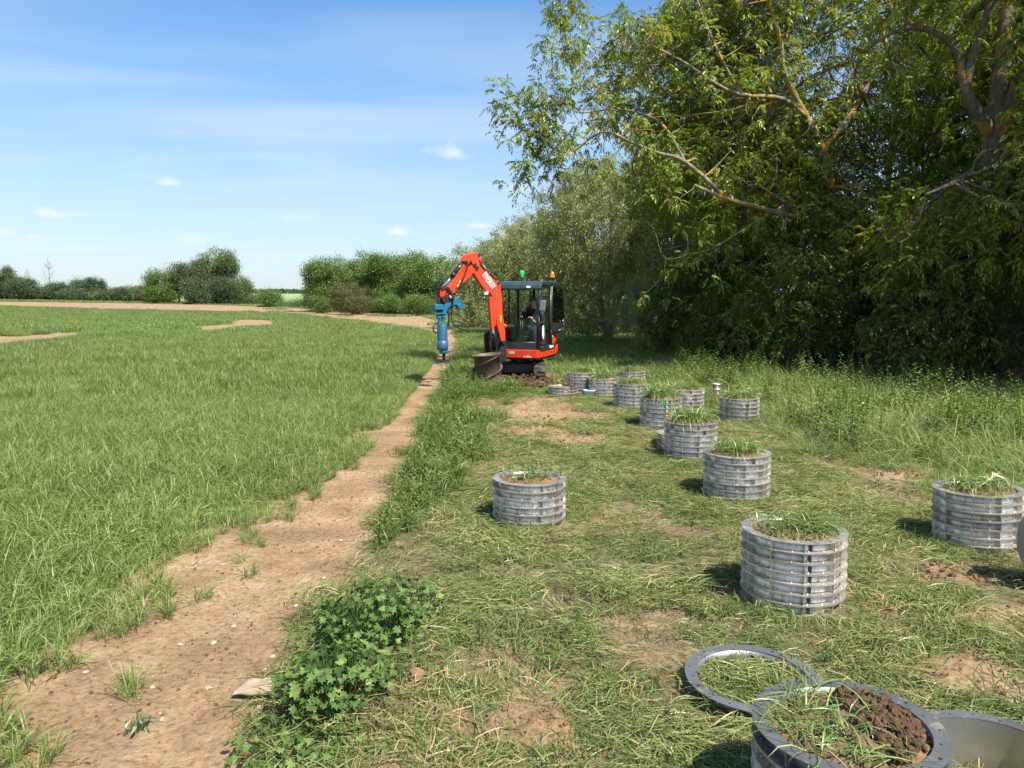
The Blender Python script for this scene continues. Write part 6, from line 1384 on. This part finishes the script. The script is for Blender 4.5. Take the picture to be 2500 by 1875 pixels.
# ---------------------------------------------------------------- trees
def tp(X, Y, d): return tuple(at_depth(X * K, Y * K, d))
def build_trees():
    # near ash, limbs traced, lichen on the branches
    G_ = 1.2
    def tp(X, Y, d): return tuple(at_depth(X * K, Y * K, d * G_ * (1 + .22 * max(0, 1550 - X) / 450)))
    def em(l): return [(cx * G_, cy * G_, EYE + (cz - EYE) * G_, a_ * G_, b_ * G_, c_ * G_, w) for cx, cy, cz, a_, b_, c_, w in l]
    base = (10.9, 23.4, 0)
    L1 = [([base, tp(1842, 640, 19.4), tp(1845, 560, 19.2), tp(1838, 505, 19)], [.26, .24, .22, .20]),
          ([tp(1838, 515, 19), tp(1822, 480, 18.8), tp(1802, 440, 18.6), tp(1792, 385, 18.4), tp(1778, 325, 18.3), tp(1752, 262, 18.2)], [.16, .15, .13, .125, .11, .09]),
          ([tp(1842, 540, 19), tp(1812, 515, 18.6), tp(1745, 478, 18.0), tp(1665, 456, 17.4), tp(1572, 430, 16.8), tp(1500, 400, 16.4)], [.13, .115, .10, .085, .07, .04]),
          ([tp(1830, 500, 18.9), tp(1790, 478, 18.5), tp(1745, 455, 18.1), tp(1700, 440, 17.8), tp(1640, 400, 17.4)], [.10, .09, .07, .05, .03]),
          ([tp(1752, 262, 18.2), tp(1690, 214, 17.8), tp(1600, 205, 17.2), tp(1545, 180, 16.9), tp(1470, 130, 16.4), tp(1390, 90, 16)], [.08, .07, .06, .05, .035, .02]),
          ([tp(1770, 300, 18.2), tp(1700, 170, 18.0), tp(1685, 80, 18), tp(1660, 0, 18), tp(1640, -100, 18)], [.09, .075, .06, .05, .03]),
          ([tp(1572, 430, 16.8), tp(1480, 350, 16.4), tp(1420, 330, 16), tp(1370, 310, 15.8), tp(1300, 285, 15.6), tp(1225, 330, 15.4), tp(1150, 290, 15.2), tp(1100, 232, 15)], [.07, .06, .05, .042, .036, .03, .02, .008]),
          ([tp(1700, 440, 17.8), tp(1600, 500, 17.2), tp(1530, 540, 16.8), tp(1450, 560, 16.5)], [.05, .04, .03, .015]),
          ([tp(1480, 350, 16.4), tp(1440, 280, 16.2), tp(1400, 250, 16), tp(1330, 235, 15.8), tp(1240, 240, 15.6), tp(1180, 170, 15.5)], [.045, .04, .032, .025, .018, .008]),
          ([tp(1778, 325, 18.3), tp(1850, 230, 18.6), tp(1900, 120, 19), tp(1930, 0, 19.3), tp(1950, -120, 19.5)], [.10, .09, .07, .06, .04]),
          ([tp(1600, 205, 17.2), tp(1560, 130, 17), tp(1520, 40, 16.8), tp(1480, -80, 16.6)], [.05, .04, .03, .02])]
    vol = ellipsoids(em([(7.6, 20.4, 9.0, 5.4, 2.9, 4.4, 5), (4.3, 20.6, 8.1, 3.0, 2.0, 2.3, 1.2), (8.8, 17.8, 3.2, 2.6, 1.6, 1.5, 1.3), (4.8, 19.6, 10.0, 3.4, 2.3, 2.3, 2.2), (5.5, 19.6, 4.9, 2.8, 2.0, 1.6, 1.9)]), bumps=.25, shell=.45,
                     cut=lambda p: (p[:, 0] / p[:, 1] > -.03 + .0 * p[:, 0]) & ~((p[:, 2] < 4.7) & (p[:, 0] < 5.4)) & (p[:, 2] < 10.2 + .9 * np.maximum(p[:, 0] - 4, 0)))
    tips = np.array([tp(*q) for q in [(1100, 225, 15), (1130, 290, 15.2), (1115, 240, 15), (1190, 200, 15.5), (1185, 130, 15.6), (1200, 60, 15.8), (1210, 5, 16), (1150, 380, 15.2), (1130, 330, 15.2), (1185, 290, 15.4), (1175, 230, 15.4), (1160, 260, 15.3), (1220, 300, 15.6), (1200, 350, 15.5), (1240, 30, 16), (1230, 120, 16)]])
    L1 = [(p, [q * (.88 if k_ > 1 else 1) for q in r]) for k_, (p, r) in enumerate(L1)]
    lp = np.vstack([smooth_poly(p, r, 4)[0][3:] for p, r in L1[1:]])
    def near_limbs(n): return lp[rng.integers(0, len(lp), n)] + rng.normal(size=(n, 3)) * np.array([.5, .4, .5]) + np.array([0, .22, .1])
    far_tips = lambda n: np.vstack([vol(n - n // 30 - n // 12), near_limbs(n // 12), tips[rng.integers(0, len(tips), n // 30)] + rng.normal(size=(n // 30, 3)) * .28])
    grow_tree('ash_tree', base, L1, far_tips, 230, 2300, 6000, 'nearest ash tree with orange lichened limbs reaching over the grass to the left', bark=M_BARK, leaf=M_ASH, style='ash', leafsize=.26, per=6, tw=(.05, .024, .011), keys=1500, extra_targets=tips, group=None)
    def tp(X, Y, d): return tuple(at_depth(X * K, Y * K, d))
    # thick-trunked tree at the right border
    b2 = (10.9, 16.6, 0)
    L2 = [([b2, tp(2168, 640, 16.6), tp(2160, 520, 16.6), tp(2150, 400, 16.6), tp(2152, 300, 16.5), tp(2150, 230, 16.5)], [.42, .34, .30, .27, .26, .24]),
          ([tp(2150, 260, 16.5), tp(2165, 150, 16.6), tp(2172, 50, 16.8), tp(2180, -90, 17)], [.20, .17, .15, .10]),
          ([tp(2148, 300, 16.5), tp(2110, 240, 16.2), tp(2085, 190, 16.1), tp(2075, 130, 16.2), tp(2050, 90, 16.4), tp(1985, 60, 16.6), tp(1920, 75, 16.8), tp(1870, 110, 17)], [.15, .12, .10, .085, .07, .055, .04, .02]),
          ([tp(2085, 190, 16.1), tp(2105, 110, 16), tp(2130, 40, 15.8), tp(2150, -60, 15.7)], [.10, .08, .07, .05]),
          ([tp(2150, 280, 16.5), tp(2190, 200, 16.3), tp(2230, 120, 16.2), tp(2290, 60, 16)], [.14, .12, .10, .05]),
          ([tp(2150, 380, 16.6), tp(2110, 370, 16.2), tp(2060, 395, 15.9), tp(2000, 420, 15.8)], [.10, .08, .05, .025])]
    vol = ellipsoids([(11.5, 16.8, 9.0, 4.2, 3.4, 3.6, 4), (12.0, 15.6, 4.4, 3.0, 2.2, 2.2, 2.2), (10.2, 17.0, 3.2, 2.2, 1.4, 1.8, 1.5)], bumps=.2, shell=.5,
                     cut=lambda p: ~((p[:, 0] / p[:, 1] > .50) & (p[:, 0] / p[:, 1] < .62) & (p[:, 2] > 4.2) & (p[:, 2] < 7.6) & (rng.uniform(0, 1, len(p)) < .8)))
    grow_tree('old_tree', b2, L2, vol, 110, 1000, 3500, 'thick dark trunked tree with forked mossy limbs at the right border', bark=M_BARKO, leaf=M_ASH, style='ash', leafsize=.235, per=6, tw=(.05, .022, .010), keys=300)
    # undergrowth and inner trees of the wood
    def trunk(b, h, r, lean=(0, 0)): return [([b, (b[0] + lean[0] * .3 + .1, b[1], h * .3), (b[0] + lean[0] * .6 - .1, b[1] + lean[1] * .5, h * .6), (b[0] + lean[0], b[1] + lean[1], h)], [r, r * .8, r * .6, r * .3])]
    def multi(b, h, r, n, sp):
        out = []
        for k in range(n):
            a = 6.28 * k / n + rng.uniform(0, 1); out.append(([b, (b[0] + sp * .3 * math.cos(a), b[1] + sp * .3 * math.sin(a), h * .4), (b[0] + sp * math.cos(a), b[1] + sp * math.sin(a), h)], [r, r * .7, r * .3]))
        return out
    specs = [  # name, base, height, crown ellipsoids, n tufts, leaf mat, label
        ('young_ash', (8.2, 29.5, 0), 11, [(8.0, 29.5, 7.6, 3.6, 2.6, 3.8, 3), (7.2, 28.4, 3.8, 2.8, 1.6, 2.4, 1.3)], 2600, M_ASH, 'slender pale-stemmed ash behind the left half of the nearest ash', M_BARKP),
        ('young_ash', (12.6, 21.0, 0), 10.5, [(12.6, 21.0, 7.0, 2.6, 2.2, 3.6, 3), (11.6, 20.0, 3.2, 2.6, 1.5, 2.2, 2)], 2600, M_ASH, 'leafy ash filling the gap between the nearest ash and the thick-trunked tree', M_BARKD),
        ('young_ash', (15.2, 21.0, 0), 11, [(15.2, 21.0, 7.0, 3.2, 2.4, 4.0, 3), (14.6, 20.0, 3.0, 2.6, 1.6, 2.2, 1)], 1500, M_ASH, 'ash standing deep behind the thick-trunked tree at the right border', M_BARKD)]
    for nm, b, h, el, n, lm, lb, bk in specs:
        grow_tree(nm, b, trunk(b, h * .8, .16), ellipsoids(el, .25, .35), 70, 600, n, lb, bark=bk, leaf=lm, style='ash', leafsize=.24, per=6, tw=(.05, .022, .010), keys=300)
    grow_tree('old_tree', (14.6, 11.6, 0), trunk((14.6, 11.6, 0), 8.5, .3), ellipsoids([(13.9, 11.8, 7.2, 3.6, 3.2, 3.6, 3), (12.6, 12.6, 3.6, 1.8, 1.8, 2.2, 1)], .25, .4), 60, 500, 2200, 'wide unseen tree added beyond the right border to shade the corner of the wood', bark=M_BARKD, leaf=M_ASH, style='ash', leafsize=.24, per=6)  # out of view, added for the shade its crown casts on the bushes
    shr = [((9.4, 16.9, 0), (1.7, 1.3, 1.7), 'dark bush under the thick-trunked tree at the right'), ((7.3, 19.6, 0), (1.8, 1.3, 1.8), 'dark bush at the foot of the nearest ash'),
           ((6.7, 22.8, 0), (1.7, 1.4, 1.5), 'low dark bush left of the foot of the nearest ash'), ((11.6, 14.6, 0), (1.6, 1.5, 1.7), 'dark bush cut by the right border below the old tree'),
           ((8.8, 21.4, 0), (2.2, 1.5, 2.6), 'tall shaded bush behind the trunk of the nearest ash'), ((12.5, 18.4, 0), (2.4, 1.6, 2.8), 'shaded bush behind the old tree'),
           ((6.1, 27.4, 0), (1.6, 1.5, 1.6), 'dark bramble bush right of the grey-green willow shrub')]
    for b, (rx, ry, rz), lb in shr:
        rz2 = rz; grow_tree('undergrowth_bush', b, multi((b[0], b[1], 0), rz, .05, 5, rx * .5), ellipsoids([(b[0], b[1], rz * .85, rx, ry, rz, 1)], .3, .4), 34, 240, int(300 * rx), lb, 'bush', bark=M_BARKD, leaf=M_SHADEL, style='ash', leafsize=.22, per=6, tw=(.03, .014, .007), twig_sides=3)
    # deep wood behind, closes the view
    for b, h, rr, lb in [((13.0, 27, 0), 10, 3.4, 'dark tree deep in the wood behind the leafy ash'), ((9.5, 30, 0), 9.5, 3.4, 'dark tree deep in the wood behind the slender ash'), ((18.5, 24.5, 0), 11, 3.4, 'dark tree at the right rear of the wood'), ((8.0, 35, 0), 9.5, 3.3, 'dark tree in the wood right of the tall willow')]:
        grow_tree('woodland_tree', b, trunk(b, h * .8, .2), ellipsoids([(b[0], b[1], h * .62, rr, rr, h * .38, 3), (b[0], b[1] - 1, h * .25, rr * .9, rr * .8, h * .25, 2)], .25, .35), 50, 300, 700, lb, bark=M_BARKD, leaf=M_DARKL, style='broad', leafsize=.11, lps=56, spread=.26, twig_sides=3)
    # willows
    wl = [((5.5, 30.5, 0), [(5.6, 30.3, 1.9, 1.7, 1.5, 1.6, 1)], 330, .075, 100, .22, 'low grey-green willow shrub with pale leaning stem right of the digger', 3.2),
          ((4.6, 37.0, 0), [(4.3, 37, 5.6, 3.1, 3.0, 3.1, 3), (4.0, 36.0, 2.6, 3.0, 2.2, 2.2, 1.2)], 1500, .10, 95, .32, 'tallest grey-green willow behind the cab of the digger', 7),
          ((2.0, 46.0, 0), [(1.7, 46, 4.6, 3.0, 2.8, 2.6, 3), (1.5, 45.0, 2.0, 3.0, 2.2, 1.9, 1.4)], 1200, .11, 95, .36, 'middle grey-green willow between the raised arm and the tall willow', 6),
          ((-.9, 57.0, 0), [(-1.0, 57, 4.1, 3.5, 3.0, 2.6, 3), (-1.2, 56.0, 1.8, 3.4, 2.2, 1.7, 1.4)], 1050, .13, 90, .42, 'rounded willow directly behind the dipper of the digger', 5),
          ((5.0, 44.0, 0), [(5.2, 44, 6.0, 3.0, 2.8, 3.6, 3)], 700, .12, 85, .36, 'pale willow crown showing above the middle willow', 7)]
    for b, el, n, ls, lps, sp, lb, h in wl:
        grow_tree('willow', b, multi(b, h * .8, .13 if h > 4 else .06, 5, h * .28), ellipsoids(el, .22, .62), 60, 300, n, lb, bark=M_BARKP, leaf=M_WILL, style='willow', leafsize=ls, lps=lps, spread=sp, twig_sides=3, tw=(.04, .015, .006), group='grey-green willows along the wood edge')
    # round trees beyond the headland, image columns on the horizon
    def far_tree(nm, X, Ybase, Ytop, wpx, dist, lb, lm, ls=.34, n=150, lps=70, group=None, bark=M_BARKD, low=.3, shell=.55, cat='tree', asp=.8, sp_=.6, trunks=1):
        p0 = at_depth(X * K, Ybase * K, dist); top = at_depth(X * K, Ytop * K, dist)[2]; wd = wpx * K / F * dist / 2; zb = float(Tbase(p0[0], dist)); Hh = top - zb
        b = (p0[0], dist, zb); cz = zb + Hh * (.5 + low * .5); rz = Hh * (1 - low) * .5; ls = ls * .72; lps = int(lps * 1.7)
        el = [(b[0], dist, cz, wd, wd * asp, rz, 1.8), (b[0], dist, zb + Hh * .25, wd * .92, wd * asp * .9, Hh * .25, .9 if low < .1 else .01)]
        for k in range(6): a = rng.uniform(0, 6.28); q = rng.uniform(.35, .55); el.append((b[0] + wd * .72 * math.cos(a), dist + wd * .5 * math.sin(a), cz + rz * rng.uniform(-.45, .62), wd * q, wd * q * asp, rz * rng.uniform(.35, .6), .8))
        el2 = [tuple(e) for e in el]
        vol = ellipsoids(el2, .2, shell); v0 = vol
        def vol(n_):
            p = v0(n_); p[:, 2] = np.maximum(p[:, 2], zb + .3); return p
        tr = [([b, (b[0] + rng.normal(0, .2), dist, zb + Hh * .4), (b[0] + rng.normal(0, .4), dist, zb + Hh * .75)], [Hh * .025, Hh * .018, Hh * .008])] if trunks == 1 else multi_at(b, Hh, trunks, wd)
        return grow_tree(nm, b, tr, vol, 22, 60, n, lb, cat, bark=bark, leaf=lm, style='broad', leafsize=ls, lps=lps, spread=sp_, group=group, twig_sides=3, tw=(Hh * .010, Hh * .004, .02))
    def multi_at(b, Hh, n, wd):
        return [([b, (b[0] + wd * .25 * math.cos(a), b[1] + wd * .25 * math.sin(a), b[2] + Hh * .45), (b[0] + wd * .7 * math.cos(a), b[1] + wd * .5 * math.sin(a), b[2] + Hh * .92)], [Hh * .018, Hh * .012, Hh * .004]) for a in np.linspace(0, 6.28, n, endpoint=False) + rng.uniform(0, 1)]
    far_tree('round_tree', 724, 662, 553, 118, 118, 'leftmost dense round tree beyond the field, at the right of the gap', M_MIDL, .26, 460, 95, low=.02, sp_=.5, shell=.35, asp=1.0)
    far_tree('round_tree', 790, 662, 548, 112, 116, 'dense round tree second from the gap beyond the field', M_MIDL, .26, 460, 95, low=.02, sp_=.5, shell=.35, asp=1.0)
    far_tree('round_tree', 858, 664, 546, 118, 112, 'highest dense round tree behind the tip of the digger arm', M_MIDL, .26, 460, 95, low=.02, sp_=.5, shell=.35, asp=1.0)
    far_tree('round_tree', 925, 668, 562, 105, 106, 'dense round tree partly behind the raised digger arm', M_MIDL, .26, 420, 95, low=.02, sp_=.5, shell=.35, asp=1.0)
    far_tree('round_tree', 980, 670, 590, 80, 100, 'dark rounded tree in the corner between the round trees and the willows', M_FARD, .26, 240, 90, low=.02, sp_=.45)
    far_tree('brown_bush', 760, 663, 611, 74, 104, 'brownish bush in front of the round trees', M_FARB, .16, 220, 100, cat='bush', low=.0, sp_=.35)
    far_tree('green_bush', 835, 664, 635, 60, 103, 'low green bush right of the brownish bush', M_MIDL, .16, 130, 90, cat='bush', low=.0, sp_=.35)
    far_tree('green_bush', 905, 668, 640, 70, 98, 'low green bush under the highest round tree', M_MIDL, .16, 130, 90, cat='bush', low=.0, sp_=.35)
    far_tree('green_bush', 695, 660, 640, 40, 110, 'low bush at the left foot of the round trees', M_MIDL, .16, 90, 90, cat='bush', low=.0, sp_=.35)
    D = 172
    far_tree('tall_tree', 468, 658, 536, 84, D, 'tall open-crowned tree, highest of the left treeline, trunks showing', M_FARL, .34, 330, 60, low=.36, shell=.4, trunks=4, bark=M_BARKP, sp_=.6)
    far_tree('tall_tree', 424, 658, 560, 66, D, 'brown half-bare tree left of the open-crowned tallest one', M_FARB, .26, 130, 55, low=.15, shell=.3, trunks=5, bark=M_BARKP, sp_=.7)
    far_tree('leafy_tree', 388, 658, 566, 56, D, 'dark green narrow tree behind the yellow-green one', M_FARD, .32, 150, 70, low=.1)
    far_tree('leafy_tree', 352, 658, 585, 62, D - 2, 'yellow-green tree at the left side of the tall clump', M_MIDL, .32, 200, 75, low=.02)
    far_tree('leafy_tree', 440, 659, 604, 66, D - 4, 'dark green low tree under the brown half-bare one', M_FARD, .32, 200, 75, low=.0)
    far_tree('leafy_tree', 490, 659, 600, 56, D - 3, 'dark low tree under the open-crowned tallest one', M_FARD, .32, 200, 75, low=.0)
    far_tree('leafy_tree', 518, 659, 598, 40, D, 'bright green slim tree at the right end of the left treeline', M_FARL, .32, 130, 70, low=.0)
    far_tree('hedge_bush', 544, 660, 634, 30, D, 'small bush ending the left treeline', M_FARL, .25, 60, 70, cat='bush', low=.0)
    far_tree('lone_tree', 584, 661, 626, 38, 150, 'small lone conical tree in the gap', M_MIDL, .24, 120, 75, low=.0)
    far_tree('hedge_bush', 625, 661, 650, 60, 148, 'low bush right of the lone tree in the gap', M_FARL, .2, 70, 70, cat='bush', low=.0)
    # long hedge line on the left: individual trees and bushes
    hd = [(-60, 560, 110, M_FARD), (8, 580, 55, M_FARD), (52, 602, 52, M_FARD), (100, 622, 62, M_FARD), (128, 612, 46, M_FARD), (155, 628, 40, M_FARD), (178, 604, 44, M_FARD), (205, 606, 34, M_FARL), (240, 626, 40, M_FARD), (290, 618, 40, M_FARL), (322, 622, 36, M_FARB), (262, 625, 32, M_FARD), (30, 632, 60, M_FARD), (75, 632, 50, M_FARD), (225, 634, 44, M_FARL), (308, 634, 44, M_FARL), (340, 630, 40, M_FARD)]
    wd = ['first', 'second', 'third', 'fourth', 'fifth', 'sixth', 'seventh', 'eighth', 'ninth', 'tenth', 'eleventh', 'twelfth', 'thirteenth', 'fourteenth', 'fifteenth', 'sixteenth', 'seventeenth']
    order = sorted(range(len(hd)), key=lambda i: hd[i][0]); rank = {i: r for r, i in enumerate(order)}
    for i, (X, Yt, w_, lm) in enumerate(hd):
        far_tree('hedgerow_tree', X, 652 + X * .012, Yt, w_, 188 - (i % 3) * 3, f'{wd[rank[i]]} hedgerow tree from the left border of the picture', lm, .34, int(50 + w_ * 1.9), 70, group='trees of the far left hedgerow', low=.0)
    for i, (X, Yt, w_) in enumerate([(193, 599, 11), (207, 601, 9), (220, 603, 16)]):
        far_tree('ivy_tree', X, 655, Yt, w_, 184, ['leftmost', 'middle', 'rightmost and widest'][i] + ' of three dark ivy-clad spires in the hedgerow', M_FARD, .26, 70, 70, group='ivy-clad spires in the hedgerow', low=.0, sp_=.35)
    # bare trees against the sky
    def bare(X, Yb, Yt, w_, dist, lb):
        p0 = at_depth(X * K, Yb * K, dist); top = at_depth(X * K, Yt * K, dist)[2]; wd_ = w_ * K / F * dist / 2; zb = float(Tbase(p0[0], dist)); Hh = top - zb; b = (p0[0], dist, zb)
        t = empty('bare_tree', b, 0, lb, 'tree', 'bare trees in the hedgerow'); g = Geo(); inv = -np.array(b)
        P, r = smooth_poly([b, (b[0] + .2, dist, zb + Hh * .5), (b[0], dist, top)], [Hh * .016, Hh * .010, .03]); V, Q = tubes_np(P[None], r[None], 6); g.add(V, Q); nodes = P[3:]; nr = r[3:]
        for n_, kk, r0 in ((22, 6, .05), (90, 5, .025)):
            z = zb + Hh * (.3 + .7 * rng.uniform(0, 1, n_) ** .8); f = np.sin(np.clip((z - zb) / Hh, 0, 1) * 2.9) ** .6
            a = rng.uniform(0, 6.28, n_); q = np.sqrt(rng.uniform(.1, 1, n_)); tg = np.stack([b[0] + wd_ * f * q * np.cos(a), dist + wd_ * f * q * np.sin(a), z], 1)
            tgA = tg.copy(); tgA[:, 2] -= Hh * .15 * q; idx = attach(nodes, nr, tgA); A = nodes[idx]; PP = curved(A, tg, kk, .05, .06); Rd = np.minimum(nr[idx] * .7, r0)[:, None] * np.linspace(1, .4, kk)[None]
            V, Q = tubes_np(PP, Rd, 3); g.add(V, Q); nodes = np.vstack([nodes, PP[:, 1:].reshape(-1, 3)]); nr = np.concatenate([nr, Rd[:, 1:].ravel()])
        g.build('trunk', [M_TWIGB], t).location = tuple(inv)
    bare(108, 650, 556, 34, 190, 'tallest bare tree rising above the left hedgerow'); bare(22, 648, 568, 26, 192, 'bare tree near the left border')
    bare(62, 650, 580, 22, 192, 'short bare tree between the two taller bare ones'); bare(308, 655, 592, 20, 186, 'bare pinkish tree right of the ivy-clad spires'); bare(208, 652, 590, 34, 188, 'bare crown behind the ivy-clad spires'); bare(420, 655, 553, 30, 176, 'bare branches above the brown half-bare tree')
    # far wood line on the skyline beyond the pale field
    g = Geo(); n = 26000; x = rng.uniform(-700, 250, n); y = 1010 + rng.normal(0, 7, n); hh = 3.5 + 3.5 * fbm(x * .02, y * 0, 4, 77); z = Tbase(x, y) + rng.uniform(0, 1, n) * hh
    V, Q = leaves(np.stack([x, y, z], 1), rdir(n), 2.4, 2.0); g.add(V, Q, rng.normal(.4, .15, n)); o = g.build('distant_hedge', [M_FARD]); tag(o, 'thin dark hedge on the skyline beyond the pale field', 'hedge', kind='stuff')
import time as _t
def _tick(s, _c=[_t.time()]):
    print('TIME', s, round(_t.time() - _c[0], 1)); _c[0] = _t.time()
build_rings(); _tick('rings')
build_tube(); build_excavator(); build_small(); build_plants(); _tick('objects')
build_grass(); _tick('grass')
build_trees(); _tick('trees')
